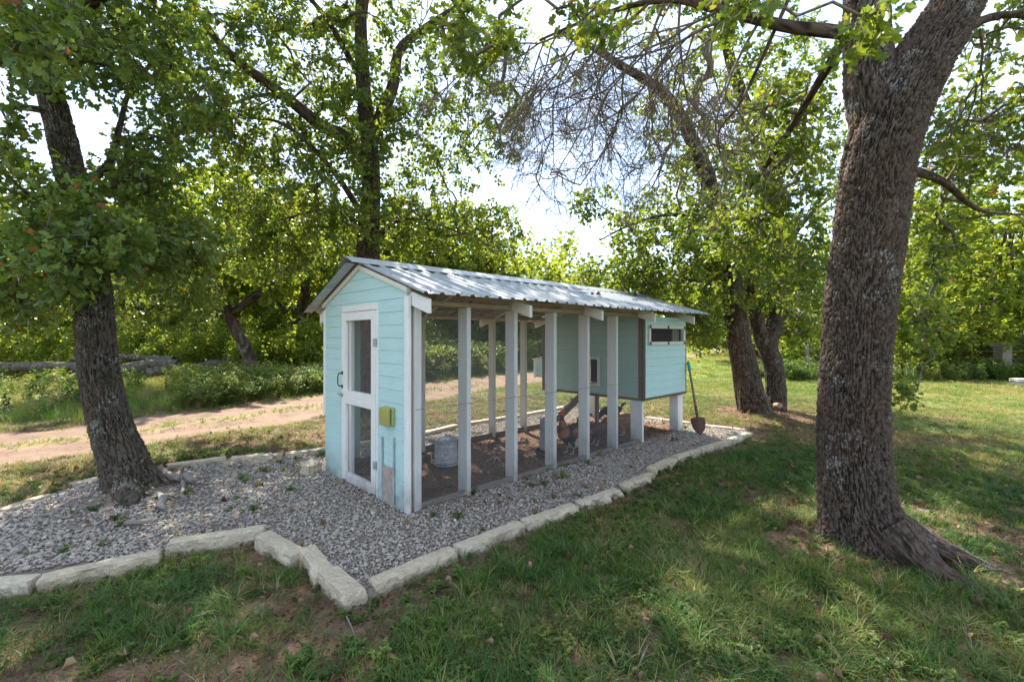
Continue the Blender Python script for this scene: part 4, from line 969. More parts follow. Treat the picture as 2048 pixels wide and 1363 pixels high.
twigs('bare_twigs', t2, [(at(1440, 20, 3.5), (-.8, .5, -.25), 1.0, .013, 5), (at(1330, 0, 3.8), (-.5, .3, -.7), 1.0, .013, 5), (at(1260, 15, 4.1), (-.7, .3, -.55), 1.05, .013, 5), (at(1180, 38, 4.4), (-.6, .2, -.7), .95, .012, 5), (at(1120, 60, 4.7), (-.8, .2, -.45), .85, .010, 5),
    (at(1090, 78, 4.8), (-.5, .1, -.9), .9, .010, 5), (at(1520, 40, 3.4), (-.3, .7, -.5), .9, .012, 4), (at(1390, 60, 3.8), (-.2, .5, -.8), .8, .010, 4), (at(1540, 300, 4.9), (-.7, .2, .3), .8, .010, 4), (at(1610, 200, 4.4), (-.9, .3, .2), .9, .010, 4),
    (at(1480, 30, 3.45), (-.9, .4, .0), 1.2, .014, 5), (at(1300, 5, 3.9), (-.9, .2, -.15), 1.2, .014, 5), (at(1230, 25, 4.2), (-.3, .3, -.9), .95, .012, 5), (at(1360, 5, 3.7), (.2, .5, -.8), .9, .012, 5), (at(1150, 50, 4.5), (-.9, .3, .1), 1.0, .012, 5), (at(1440, 20, 3.5), (.1, .6, -.8), .9, .012, 5), (at(1060, 90, 4.9), (-.2, .2, -.9), .7, .009, 4)], M_TWIG, 5)
twigs('bare_twigs', t2, [(at(1960, 60, 3.8), (.8, .4, -.5), .9, .012, 4), (at(1900, 365, 4.5), (.6, .4, .5), .8, .01, 4), (at(1960, 420, 5.2), (.8, .3, .3), .8, .01, 4)], M_TWIG, 6)
for i, (pts, rr) in enumerate(((((2.72, 3.32, .16), (2.98, 3.12, .02), (3.18, 3.03, -.06), (3.36, 2.99, -.14), (3.5, 2.96, -.2)), (.12, .075, .045, .03, .02)),
                               (((2.66, 3.18, .14), (2.72, 2.96, -.01), (2.84, 2.78, -.07), (3.0, 2.6, -.13)), (.15, .09, .05, .03)),
                               (((2.82, 3.5, .16), (3.06, 3.40, -.01), (3.28, 3.36, -.09), (3.5, 3.34, -.18)), (.11, .07, .045, .03)))):
    bark_tube('root', np.array(pts)-B2, rr, M_BARK2, t2, 60, .014, .024, .012, seed=60+i)

# 3. tall oak right behind the coop
P = pl((733, 845, 8.8), (735, 760, 8.8), (737, 680, 8.8), (738, 600, 8.8), (736, 520, 8.8), (737, 450, 8.8), (742, 380, 8.8), (740, 300, 8.8), (732, 220, 8.8), (724, 130, 8.8), (722, 20, 8.85), (728, -100, 8.9), (740, -240, 9.0))
R3 = [.30, .25, .235, .23, .22, .21, .17, .155, .14, .13, .11, .085, .05]
limbs3 = [(P, R3, 'trunk'),
 (pl((740, 330, 8.8), (690, 275, 8.5), (640, 249, 8.2), (561, 185, 7.8), (488, 132, 7.5), (440, 88, 7.4), (400, 30, 7.3), (350, -60, 7.3)), [.13, .12, .105, .09, .075, .06, .045, .03], 'limb'),
 (pl((737, 450, 8.8), (680, 360, 8.3), (620, 290, 7.9), (560, 245, 7.6), (493, 236, 7.3)), [.07, .05, .04, .028, .012], 'limb'),
 (pl((742, 280, 8.8), (785, 175, 9.0), (800, 100, 9.2), (860, 50, 9.4), (930, 0, 9.6), (980, -70, 9.8)), [.13, .11, .095, .075, .055, .035], 'limb'),
 (pl((737, 490, 8.8), (790, 445, 8.9), (850, 440, 9.0), (930, 470, 9.1)), [.06, .045, .03, .014], 'limb'),
 (pl((735, 470, 8.8), (705, 440, 8.6), (650, 420, 8.2), (560, 440, 7.8)), [.07, .05, .035, .016], 'limb'),
 (pl((600, 215, 8.0), (540, 190, 7.7), (470, 205, 7.4), (420, 230, 7.2)), [.05, .035, .022, .012], 'limb'),
 (pl((728, 170, 8.8), (690, 100, 8.4), (640, 20, 8.0), (560, -60, 7.7)), [.07, .055, .04, .03], 'limb')]
f3 = [(fill(130, 560, 350, 180, 130, 8.0, 1.2, 51), 1), (fill(120, 850, 330, 150, 160, 9.2, 1.4, 52), 1), (fill(80, 450, 130, 170, 130, 7.6, 1.1, 53), .85), (fill(110, 780, 110, 170, 150, 9, 1.5, 54), .8),
      (fill(60, 960, 190, 100, 150, 9.2, 1.2, 55), .65), (fill(90, 640, 440, 190, 75, 8.4, 1.2, 56), 1), (fill(70, 870, 460, 140, 60, 9.2, 1.1, 57), 1), (fill(26, 1000, 455, 50, 50, 9.4, .6, 58), 1), (fill(45, 980, 60, 110, 80, 9.6, 1.0, 64), .8), (fill(30, 360, 60, 120, 90, 7.4, .8, 65), .9), (fill(30, 1010, 230, 40, 90, 9.6, .6, 66), .6), (fill(45, 590, 20, 170, 60, 8.2, 1, 67), .8), (fill(50, 450, 270, 120, 60, 7.4, .8, 59), .7),
      (fill(60, 630, 100, 120, 110, 8.2, 1.2, 60), .7), (fill(330, 640, -230, 420, 240, 8.6, 2.2, 61), .95), (fill(80, 700, 250, 120, 90, 8.6, 1.2, 62), 1), (fill(60, 540, 500, 120, 60, 8.6, .9, 63), 1)]
t3 = gentree('oak_tree', 'tall spreading oak rising directly behind the gable of the coop', (P[0][0], P[0][1]), limbs3, f3, M_TWIGD, M_LEAF, (.074, 32, 'mid', .36), 13, M_BARK3,
        {0: dict(ncirc=84, step=.025, cell=.032, depth=.014, seed=7, asp=2.4)}, attach_from=.45)

twigs('bare_twigs', t3, [(at(488, 132, 7.5), (-.6, .1, -.6), 1.2, .014, 4), (at(561, 185, 7.8), (-.3, -.2, -.8), 1.2, .014, 4), (at(640, 249, 8.2), (-.6, -.2, -.5), 1.2, .014, 4), (at(493, 236, 7.3), (-.8, 0, .1), .9, .012, 4), (at(600, 260, 7.9), (-.5, 0, .6), 1.0, .012, 4),
    (at(860, 50, 9.4), (.7, .2, -.3), 1.4, .014, 4), (at(800, 100, 9.2), (.6, 0, .5), 1.4, .014, 4), (at(724, 130, 8.8), (-.7, 0, .5), 1.3, .014, 4), (at(930, 0, 9.6), (.8, 0, -.6), 1.4, .014, 4), (at(440, 88, 7.4), (.3, -.3, .8), 1.2, .012, 4)], M_TWIGD, 8)
# 4. twin stemmed oak on the lawn behind the hen house
b = T4B
P = [np.array([b[0], b[1], -.3])]+pl((1500, 790, 8.85), (1489, 730, 8.85), (1478, 680, 8.85), (1468, 610, 8.8), (1463, 540, 8.75), (1451, 470, 8.7), (1428, 400, 8.6), (1405, 330, 8.5), (1362, 235, 8.2), (1320, 180, 8.0), (1240, 130, 7.7), (1180, 92, 7.5), (1110, 60, 7.3))
R4 = [.285, .255, .235, .215, .19, .16, .145, .15, .135, .105, .085, .065, .05, .03]
limbs4 = [(P, R4, 'trunk'),
 ([np.array([5.16, 9.1, -.3])]+pl((1552, 790, 9.1), (1546, 730, 9.15), (1536, 690, 9.2), (1552, 640, 9.3), (1557, 580, 9.4), (1562, 500, 9.5), (1552, 400, 9.5), (1520, 290, 9.5), (1480, 180, 9.5), (1452, 80, 9.4), (1448, -40, 9.3), (1460, -160, 9.3)), [.215, .19, .18, .18, .15, .14, .13, .14, .13, .11, .10, .08, .05], 'stem'),
 (pl((1528, 690, 9.2), (1508, 620, 9.3), (1494, 560, 9.5), (1500, 470, 9.7), (1530, 380, 10)), [.15, .13, .12, .1, .06], 'stem'),
 (pl((1452, 480, 8.7), (1400, 440, 8.4), (1330, 430, 8.2), (1260, 450, 8.1), (1200, 480, 8.0)), [.06, .045, .03, .02, .01], 'limb'),
 (pl((1463, 545, 8.75), (1420, 560, 8.4), (1350, 560, 8.2), (1270, 575, 8.0)), [.05, .036, .024, .012], 'limb'),
 (pl((1484, 680, 8.85), (1440, 650, 8.5), (1400, 650, 8.3), (1385, 690, 8.2)), [.03, .02, .012, .006], 'limb'),
 (pl((1562, 500, 9.5), (1620, 430, 9.8), (1680, 380, 10.2)), [.07, .05, .02], 'limb')]
f4 = [(fill(130, 1340, 490, 120, 120, 8.4, 1.2, 71), 1), (fill(75, 1240, 560, 110, 42, 8.6, 1.0, 72), 1), (fill(120, 1430, 400, 110, 150, 8.8, 1.4, 73), 1), (fill(60, 1370, 220, 110, 120, 8.4, 1.2, 74), .55), (fill(50, 1400, 640, 50, 50, 8.4, .7, 75), 1),
      (fill(80, 1580, 560, 90, 120, 9.8, 1.0, 76), 1), (fill(70, 1490, 210, 120, 150, 9.4, 1.3, 77), .75), (fill(10, 1180, 400, 46, 26, 7.8, .3, 78), 1), (fill(260, 1400, -180, 300, 220, 8.6, 2, 79), .9), (fill(60, 1640, 300, 90, 160, 10, 1.2, 80), 1), (fill(90, 1460, 560, 120, 70, 9.2, 1, 81), 1), (fill(40, 1600, 650, 60, 36, 10.2, .7, 82), 1), (fill(45, 1330, 60, 170, 90, 8.2, 1.0, 83), .7), (fill(50, 1560, 120, 110, 130, 9.6, 1.0, 84), .8)]
t4 = gentree('oak_tree', 'twin stemmed oak on the lawn behind the hen house with a sawn stub', b, limbs4, f4, M_TWIG, M_LEAF, (.076, 30, 'mid', .36), 14, M_BARK3,
        {0: dict(ncirc=110, step=.02, cell=.030, depth=.015, seed=8, asp=2.4, flare=[(.3, .2, 1, 0, 1), (.3, .15, 4, .5, 2)]), 1: dict(ncirc=90, step=.025, cell=.03, depth=.014, seed=9, asp=2.4, flare=[(.3, .2, 1, 3.4, 1)])}, attach_from=.35)
MB().tube([np.array([5.02, 8.72, .19])-np.array(t4.location), np.array([5.0, 8.55, .22])-np.array(t4.location)], [.055, .05], 14).obj('sawn_stub', rawwood('cut_wood', (.38, .25, .15), 1), t4)

M_LEAFW = leafmat('wood_leaves', [(0, (.09, .145, .032)), (.4, (.16, .23, .042)), (.8, (.25, .30, .055)), (1, (.33, .33, .07))], .58)
# 5. oaks and thicket at the edge of the wood: five builds, then copies
def wood_tree(seed, h, cr, lean=0., fork=False, leafm=None, n=300, NL=74, L0=.155, low=.25):
    r = np.random.default_rng(seed); B = np.array([0, 0, 0.]); top = np.array([lean, r.uniform(-.4, .4), h*.62])
    P = [(0, 0, -.3), (lean*.15, 0, h*.12), (lean*.45, 0, h*.3), tuple(top)]; tr = h*.028
    limbs = [(P, [tr*1.35, tr, tr*.8, tr*.4], 'trunk')]
    for k in range(4 if not fork else 6):
        a = k*pi*2/4.6+r.uniform(-.4, .4); t = r.uniform(.3, .75); p0 = np.array(P[1])*(1-t)+np.array(P[2])*t if t < .5 else np.array(P[2])
        e = np.array([cos(a)*cr*.7, sin(a)*cr*.7, h*r.uniform(.5, .8)]); mid = (p0+e)/2+np.array([0, 0, -.05*h]); limbs.append(([p0, mid, e], [tr*.55, tr*.35, tr*.12], 'limb'))
    pts = []
    while len(pts) < n:
        q = r.uniform(-1, 1, 3); d = np.linalg.norm(q)
        if d > 1 or d < .35*r.random(): continue
        pts.append((q[0]*cr+lean*.6, q[1]*cr, h*(low+(1-low)/2)+q[2]*h*(1-low)/2*(1-.12*abs(q[0]))))
    A = np.array(pts); c = A.mean(0); k = (fbm(A[:, 0]*.9+seed, A[:, 2]*.9, seed) > .33); A = A[k]
    return limbs, A, leafm, NL, L0
KINDS = []
def build_wood(seed, h, cr, label, loc, group, **kw):
    limbs, A, lm, NL, L0 = wood_tree(seed, h, cr, **kw)
    limbs = [([np.array(p)+np.array([loc[0], loc[1], 0]) for p in P], r, nm) for P, r, nm in limbs]
    return gentree('oak_tree', label, loc, limbs, [(A+np.array([loc[0], loc[1], 0]), 1)], M_TWIGD, lm or M_LEAFW, (L0, NL, 'bg', .62), seed, M_BARK3, group=group, tips_tube=False, attach_from=.3)
def copy_tree(o, loc, rz, sc, label):
    c = o.copy(); COL.objects.link(c); c.location = (loc[0], loc[1], float(H(np.array([loc[0]]), np.array([loc[1]]))[0])); c.rotation_euler = (0, 0, rz); c.scale = (sc, sc, sc*random.uniform(.92, 1.08)); c['label'] = label
    for ch in o.children:
        d = ch.copy(); COL.objects.link(d); d.parent = c
    return c
GW = 'oaks along the edge of the wood'
wa = build_wood(101, 7.5, 3.0, 'small crooked oak leaning left out of the weeds beyond the track', (-8.9, 16.), GW, lean=-2.2, leafm=M_LEAFW, low=.3)
wb = build_wood(102, 8.5, 3.3, 'pair of slim dark trunks in the thicket just left of the coop roof', (-9.9, 21.), GW, lean=.6, fork=True, leafm=M_LEAFY, low=.25)
wc = build_wood(103, 9.5, 3.8, 'dense dark oak behind the fallen logs at the far left', (-19.5, 23.), GW, lean=.4, leafm=M_LEAFW, low=.10)
wd = build_wood(104, 7.0, 3.4, 'bright yellow green tree filling the view above the coop ridge', (-2.2, 27.), GW, lean=.3, leafm=M_LEAFY, low=.12)
we = build_wood(105, 10., 4.2, 'tall dense tree behind the right hand trunk', (20.5, 20.), 'trees beyond the fence on the right', lean=.5, leafm=M_LEAFW, low=.08)
for src, loc, rz, sc, lab in (
    (wc, (-25., 19.), 1.1, .95, 'leafy oak cut off by the left edge, behind the logs'),
    (wd, (-14.6, 24.), 2.0, 1.15, 'pale green tree between the logs and the crooked oak'),
    (wb, (-17.2, 28.5), .7, 1.15, 'tall oak deep in the wood behind the leaning trunk'),
    (wc, (-12.5, 30.), 2.6, 1.1, 'dark tree deep in the wood above the crooked oak'),
    (wd, (-6.8, 27.5), 4.2, 1.25, 'sunlit tree behind the gable of the coop'),
    (wc, (-7.3, 31.), 3.9, 1.05, 'dark tree in the gap left of the coop roof'),
    (wb, (-3.5, 29.), 5.0, 1.1, 'oak behind the run seen over the ridge'),
    (wd, (.8, 29.), 1.9, .8, 'low dark tree seen through the mesh of the run'),
    (wc, (-26., 32.), 4.4, 1.3, 'tallest oak at the back of the wood on the far left'),
    (wb, (-33., 27.), 2.2, 1.2, 'oak beyond the frame end of the wood on the left'),
    (wd, (2.9, 33.), .4, .9, 'round green tree framed under the eave in the middle of the run'),
    (wc, (2.0, 56.), .9, 1.12, 'round topped distant tree rising above the middle of the roof'),
    (wd, (6.6, 62.), 3.0, 1.45, 'low distant tree to the right of the round topped one'),
    (wb, (11.5, 60.), 3.3, 1.15, 'distant tree hidden by the low branches over the hen house roof'),
    (wc, (18.5, 64.), .2, 1.2, 'distant dark tree at the far end of the lawn'),
    (wd, (26., 66.), 5.2, 1.4, 'distant tree behind the twin stemmed oak'),
    (we, (35., 62.), 1.2, 1.1, 'distant tree beyond the post and rail'),
    (wd, (13.4, 27.), 2.4, 1.0, 'yellow green tree between the twin oak and the thick trunk'),
    (wb, (17.5, 33.), 1.4, 1.1, 'tree behind the yellow green one at the far fence'),
    (we, (26.5, 24.), 2.5, 1.05, 'tall tree at the right edge beyond the fence'),
    (wd, (16.2, 17.5), 3.6, .78, 'low bright tree overhanging the fence right of the thick trunk'),
    (wd, (22.3, 16.4), 5.5, .85, 'low bright tree overhanging the fence at the right edge'),
    (wc, (29.5, 30.), .8, 1.15, 'dark tree behind the fence at the far right')):
    copy_tree(src, loc, rz, sc, lab)
def woods(name, label, n, x0, x1, y0, y1, hmax, L0, seed, lm, fq=.25):
    R = np.random.default_rng(seed); x = R.uniform(x0, x1, n); y = R.uniform(y0, y1, n); top = hmax*(.45+.75*fbm(x*fq, y*fq, seed)); z = top*R.random(n)**.75
    p = np.stack([x, y, z], 1); cl = np.repeat(np.arange(n//40+1), 40)[:n]; t = R.random(n//40+1)[cl]; ctr = p[::40][np.minimum(cl, len(p[::40])-1)]; p = ctr+R.normal(0, .55, (n, 3)); p[:, 2] = np.maximum(p[:, 2], .05)
    leaf_mesh(name, p, unit(R.normal(0, 1, (n, 3))), unit(np.array([0, 0, 1.])+R.normal(0, .7, (n, 3))), L0*R.uniform(.6, 1.3, n), np.clip(t*.5+R.random(n)*.45, 0, .93), lm, None, 'bg')['label'] = label
woods('woods', 'dense green wood closing the view behind the fallen logs and the track', 62000, -75, 6, 33, 46, 9.5, .36, 301, M_LEAFY)
woods('undergrowth', 'dark leafy undergrowth filling the edge of the wood', 32000, -45, 4, 26, 32, 3.2, .25, 302, M_LEAFW, .5)
woods('woods', 'distant belt of trees at the end of the lawn', 60000, -10, 100, 68, 82, 8.5, .42, 303, M_LEAFW, .12)
woods('woods', 'thick green wood beyond the fence at the right', 70000, 14, 70, 22, 44, 8.0, .28, 304, M_LEAFW, .3)
def bush(loc, r, h, label, n, leafm, seed, NL=110, L0=.10, group=None):
    R = np.random.default_rng(seed); root = empty('bush', (loc[0], loc[1], -.05), 0, label, 'bush', group); m = n*NL
    c = unit(R.normal(0, 1, (n, 3)))*R.random((n, 1))**.45*np.array([r, r, h*.55])+np.array([0, 0, h*.5]); c[:, 2] = np.maximum(c[:, 2], .08)
    si = np.repeat(np.arange(n), NL); p = c[si]+R.normal(0, .13, (m, 3)); p[:, 2] = np.maximum(p[:, 2], .02)
    leaf_mesh('foliage', p, unit(R.normal(0, 1, (m, 3))), unit(np.array([0, 0, 1.])+R.normal(0, .7, (m, 3))), L0*R.uniform(.6, 1.3, m), np.clip(np.repeat(R.random(n), NL)*.5+R.random(m)*.45, 0, .93), leafm, root, 'bg')
    mb = MB()
    for k in range(7): e = c[R.integers(0, n)]; mb.tube([(R.normal(0, .05), R.normal(0, .05), 0), e*.5+R.normal(0, .05, 3), e], [.02, .014, .006], 5)
    mb.obj('stem', M_TWIGD, root); return root
GB = 'bushes along the edge of the wood'
bs = [bush((-13.2, 19.2), 1.9, 2.3, 'bushy dark thicket behind the short log pile', 60, M_LEAFW, 201, group=GB),
      bush((-7.0, 18.6), 1.5, 1.7, 'leafy green bush right of the crooked oak', 50, M_LEAFW, 202, group=GB),
      bush((3.1, 25.5), 1.8, 3.2, 'tall light green bush seen under the eave through the run', 60, M_LEAFY, 203, group=GB)]
def copy_bush(src, loc, rz, sc, lab): c = copy_tree(src, loc, rz, sc, lab); c.scale[2] = sc*.9; return c
for src, loc, rz, sc, lab in ((bs[0], (-17.0, 20.3), 1, 1.1, 'thicket behind the long fallen logs'), (bs[0], (-21.5, 19.6), 2, 1.15, 'thicket behind the logs at the left edge'), (bs[0], (-10.6, 19.8), 3, 1.2, 'shaded bush between the crooked oak and the slim pair'), (bs[1], (-8.0, 19.5), 4, 1.5, 'green bush at the foot of the slim pair of trunks'),
    (bs[1], (-5.2, 23.), 5, 1.4, 'bush hidden by the gable wall of the coop'), (bs[2], (-2.8, 25.5), .5, .8, 'dark bush seen behind the first posts of the run'), (bs[2], (-.2, 26.5), 1.5, .9, 'green bush behind the middle posts of the run'),
    (bs[2], (14.2, 16.6), 1.5, .7, 'light green bush at the fence right of the thick trunk'), (bs[2], (16.6, 17.0), 2.5, .75, 'light green bush beside the dark fence post'), (bs[1], (19.1, 16.6), 3.5, 1.1, 'rounded bush along the fence near the right edge'), (bs[2], (21.2, 16.2), 4.5, .7, 'pale bush at the fence at the right edge'),
    (bs[1], (14.7, 22.3), 2., .8, 'scrubby bush under the wooden rail'), (bs[0], (23.5, 18.), 2., 1.2, 'dark bush beyond the fence at the right edge'), (bs[0], (17.9, 19.5), 2.7, 1.3, 'dark thicket behind the fence post'), (bs[0], (13.0, 19.5), .7, 1.2, 'dark thicket just behind the thick trunk')):
    copy_bush(src, loc, rz, sc, lab)

# ------------------------------------------------------------------ gravel, grass, weeds, litter
rocks = [rock_proto(i) for i in range(6)]
def bed_pts(n, x0=-6.6, x1=4.2, y0=2.4, y1=10.2):
    x, y = rand_pts(n, x0, x1, y0, y1); ins, d, h = poly_info(x, y); u, v = uv(x, y)
    k = ins & (d > .045) & ~((u > -.0) & (u < 5.25) & (v > -.0) & (v < 1.8)) & in_view(x, y, 1.2) & (np.hypot(x-T1B[0], y-T1B[1]) > .2)
    return x[k], y[k], d[k]
x, y, d = bed_pts(300000); n = len(x); leftw = sstep(-1.5, -4, x)
dens = np.clip(1-.55*sstep(.50, .62, fbm(x*1.3, y*1.3, 77))*np.maximum(leftw, .3)-.75*sstep(.75, .3, np.hypot(x-T1B[0]-.25, y-T1B[1])), .1, 1); k = rng.random(n) < dens; x, y, leftw = x[k], y[k], leftw[k]; n = len(x)
sz = .010+.023*rng.random(n)**1.6; sz = sz*(1+.22*leftw)*np.where(rng.random(n) < .04, 1.5, 1)
z = H(x, y)+sz*.12+rng.uniform(0, .012, n)
scatter('gravel', np.stack([x, y, z], 1), eul(n, .28), np.stack([sz, sz*rng.uniform(.75, 1.2, n), sz*rng.uniform(.8, 1.1, n)], 1), np.clip(rng.normal(.48, .23, n), 0, 1), rocks, label='grey and white crushed stone filling the bed')
tufts = [tuft_proto(i, 16, .105, .0062, .05) for i in range(4)]+[tuft_proto(9, 12, .16, .0068, .04, (.6, 1.6)), tuft_proto(10, 9, .19, .0075, .03, (.5, 1.3))]
farT = [tuft_proto(20+i, 34, .085, .012, .17, (.2, .9)) for i in range(3)]
tall = [tuft_proto(30+i, 26, .5, .008, .12, (.15, .7)) for i in range(3)]
weeds_s = [weed_proto(i, 9, .06, .022, .05, 7) for i in range(4)]
weeds_b = [weed_proto(10+i, 14, .55, .075, .18, 9) for i in range(4)]
litter = [litter_proto(i, 12, .032, .10) for i in range(4)]; thatch = [litter_proto(20+i, 18, .05, .10, False) for i in range(3)]
def grassdens(x, y):
    s = soil(x, y); tr, _ = track(x, y); ins, d, h = poly_info(x, y)
    g = (1-s*.95)*(.25+.75*sstep(.35, .6, fbm(x*2.2, y*2.2, 41)))
    mid = np.exp(-((tr-1.4)/.3)**2)*sstep(.45, .6, fbm(x*1.5, y*1.5, 31)); on = (tr > -.05) & (tr < 2.75)
    return np.where(ins, 0, np.where(on, mid*.4, g))
def single_leaves():
    x, y = rand_pts(2600, -5, 6, 1, 7.5); ins, d, h = poly_info(x, y); k = in_view(x, y, .4) & (rng.random(len(x)) < np.where(ins, .12, .35)); x, y = x[k], y[k]
    one = []
    for i in range(3):
        mb = MB(); leafquad(mb, (0, 0, .012), (1, 0, .1), (0, .2, 1), .055, .05, .45); one.append(proto('fallen_leaf', mb, M_STRAW))
    put('dead_leaves', x, y, .015, .5, 1.1, .55, .3, one, 'single curled brown oak leaves fallen on lawn and gravel', 3., .35)
def put(name, x, y, zoff, s0, s1, tmean, tsd, protos, label, tfreq=1.2, tilt=.15):
    n = len(x); s_ = rng.uniform(s0, s1, n); hv = .75+.6*fbm(x*1.7, y*1.7, 55)
    t = np.clip(tmean+(fbm(x*tfreq, y*tfreq, 44)-.5)*.9+rng.normal(0, tsd, n), 0, 1)
    return scatter(name, np.stack([x, y, H(x, y)+zoff], 1), eul(n, tilt), np.stack([s_, s_, s_*hv], 1), t, protos, label=label)
x, y = rand_pts(92000, -5.5, 7.5, .95, 6.2); k = in_view(x, y, .5) & (rng.random(len(x)) < grassdens(x, y)*np.where(y < 4, 1, .8)) & ((x > -2.4) | (y < 3.4)); x, y = x[k], y[k]
put('grass', x, y, -.01, .35, .95, .45, .22, tufts, 'green lawn grass growing in the shade in front')
x, y = rand_pts(120000, -9, 16, 3.2, 16); k = in_view(x, y, .8) & (rng.random(len(x)) < grassdens(x, y)) & ~((x > -2.4) & (x < 7.5) & (y < 6.2)) ; tr, _ = track(x, y); k &= (tr < 3.4); x, y = x[k], y[k]
put('grass', x, y, -.01, .5, .85, .68, .16, tufts, 'sunlit lawn grass behind the bed and beside the track')
x, y = rand_pts(70000, -34, 60, 12, 66); tr, _ = track(x, y); k = in_view(x, y, 2) & (rng.random(len(x)) < np.clip(22/y, .25, 1)) & ~((tr > -.2) & (tr < 2.9) & (y < 60)); x, y = x[k], y[k]
put('grass', x, y, -.01, .8, 1.4, .78, .12, farT, 'bright mown grass of the far lawn', .5)
x, y = rand_pts(15000, -20, 1.5, 8, 24); tr, s_ = track(x, y); k = in_view(x, y, 1) & (tr > 3.0) & (tr < 12.5) & (rng.random(len(x)) < sstep(.35, .6, fbm(x*.6, y*.6, 71))*.9+.15); x, y = x[k], y[k]
put('tall_grass', x, y, -.03, .35, .8, .70, .16, tall, 'tall seeding grass beyond the dirt track', .6)
x, y = rand_pts(20000, -22, 4, 8, 26); tr, s_ = track(x, y); wz = sstep(.40, .56, fbm(x*.35+3, y*.35, 72)); inb = (x/y > -.72) & (tr > 3.2) & (tr < 11.5); back = (y > 16) & (tr > 6.5) & (x > -9.5)
k = in_view(x, y, 1) & (rng.random(len(x)) < np.where(inb, .38+.45*wz, np.where(back, .5, .05*wz)*(tr > 3.5))); x, y = x[k], y[k]
put('weeds', x, y, -.03, .5, 1.3, .62, .25, weeds_b, 'knee high leafy weeds between the track and the wood', .5)
x, y = rand_pts(5200, -5.5, 5.5, 13, 24); tr, s_ = track(x, y); k = (tr > 3.6) & (x/y > -.34) & (x/y < .16) & (rng.random(len(x)) < .35+.5*sstep(.4, .55, fbm(x*.5, y*.5, 73))); x, y = x[k], y[k]
put('weeds', x, y, -.03, 1.2, 2.4, .66, .2, weeds_b, 'tall sunlit weeds behind the run beyond the track', .5)
x, y = rand_pts(1500, 9, 30, 14.3, 19); k = in_view(x, y, 1) & (y > 15.1+rng.normal(0, .2, len(x))) & (y < 17.5); x, y = x[k], y[k]
put('weeds', x, y, -.03, .6, 1.4, .5, .18, weeds_b, 'leafy weeds along the wire fence at the right', .5)
x, y, d = bed_pts(3600); k = rng.random(len(x)) < .05+.25*(fbm(x*1.4, y*1.4, 88) > .58); x, y = x[k], y[k]
put('weeds', x, y, -.0, .4, 1.3, .55, .15, weeds_s, 'small weeds sprouting through the gravel')
x, y = rand_pts(6500, -5, 6, 1, 6); k = in_view(x, y, .4) & ~poly_info(x, y)[0] & (rng.random(len(x)) < .2+.7*(fbm(x*1.2, y*1.2, 90) > .56)); x, y = x[k], y[k]
put('weeds', x, y, -.0, .5, 1.3, .50, .18, weeds_s, 'low broadleaf weeds among the grass in front')
x, y = rand_pts(62000, -9, 9, 1, 11.5); s_ = soil(x, y); ins, d, h = poly_info(x, y); k = in_view(x, y, .5) & ~ins & (rng.random(len(x)) < .62+.3*s_) & ~((track(x, y)[0] > 0) & (track(x, y)[0] < 2.7)); x, y = x[k], y[k]
put('dead_leaves', x, y, .0, .6, 1.1, .35, .2, thatch+litter[:2], 'dry grass and dead leaves on the bare soil', 2.)
def crumb(seed): o = rock_proto(seed); o.data.materials.clear(); o.data.materials.append(M_CRUMB); return o
M_CRUMB = leafmat('soil_crumbs', [(0, (.09, .055, .035)), (.6, (.20, .13, .09)), (1, (.34, .26, .19))], 0.02, (1, 1, 1), .95, 'tint', 'INSTANCER', .05)
single_leaves()
x, y = rand_pts(60000, -5.5, 6, 1, 6.5); s_ = soil(x, y); k = in_view(x, y, .4) & ~poly_info(x, y)[0] & (rng.random(len(x)) < .04+.8*s_); x, y = x[k], y[k]
put('soil_crumbs', x, y, .0, .004, .020, .5, .3, [crumb(60+i) for i in range(3)], 'crumbs of brown soil on the bare patches', 2., .6)
x, y = rand_pts(9000, -3, 4, 3.8, 9.6); u, v = uv(x, y); k = (u > .05) & (u < 5.2) & (v > .03) & (v < 1.76); x, y = x[k], y[k]
put('litter', x, y, .0, .5, 1.0, .30, .22, litter+thatch, 'brown wood chips and straw on the floor of the run', 2.5)
x, y, d = bed_pts(3500); u, v = uv(x, y); k = (rng.random(len(x)) < np.where(np.hypot(x-T1B[0]-.3, y-T1B[1]) < .6, .9, np.where((v > -.16) & (v < 0) & (u > 0), .7, .05+.35*sstep(.52, .6, fbm(x*1.3, y*1.3, 77))))); x, y = x[k], y[k]
put('dead_leaves', x, y, .012, .5, 1.1, .3, .2, litter, 'brown leaves caught on the gravel by the posts and the trunk', 2.)

# ------------------------------------------------------------------ things in and around the coop
def sweep_body(name, rings, mat, parent, n=16, smooth=True):
    """rings: (x, z, half width, half height) -> one continuous skin"""
    c = [(a, 0, b, w, h) for a, b, w, h in rings]; V_ = []; F = []
    for i, (x, y, z, w, h) in enumerate(c):
        a = np.array(c[max(0, i-1)][:3]); b = np.array(c[min(len(c)-1, i+1)][:3]); t = b-a; t = t/(np.linalg.norm(t)+1e-9); up = np.array([-t[2], 0, t[0]])
        for k in range(n): th = 2*pi*k/n; p = np.array([x, 0, z])+np.array([0, 1, 0])*w*cos(th)+up*h*sin(th); V_.append(p)
    for i in range(len(c)-1):
        for k in range(n): k2 = (k+1) % n; F.append((i*n+k, i*n+k2, (i+1)*n+k2, (i+1)*n+k))
    F += [tuple(range(n)), tuple(range((len(c)-1)*n, len(c)*n))[::-1]]
    o = MB().add(V_, F).obj(name, mat, parent, smooth); md = o.modifiers.new('subsurf', 'SUBSURF'); md.levels = 1; md.render_levels = 1; return o
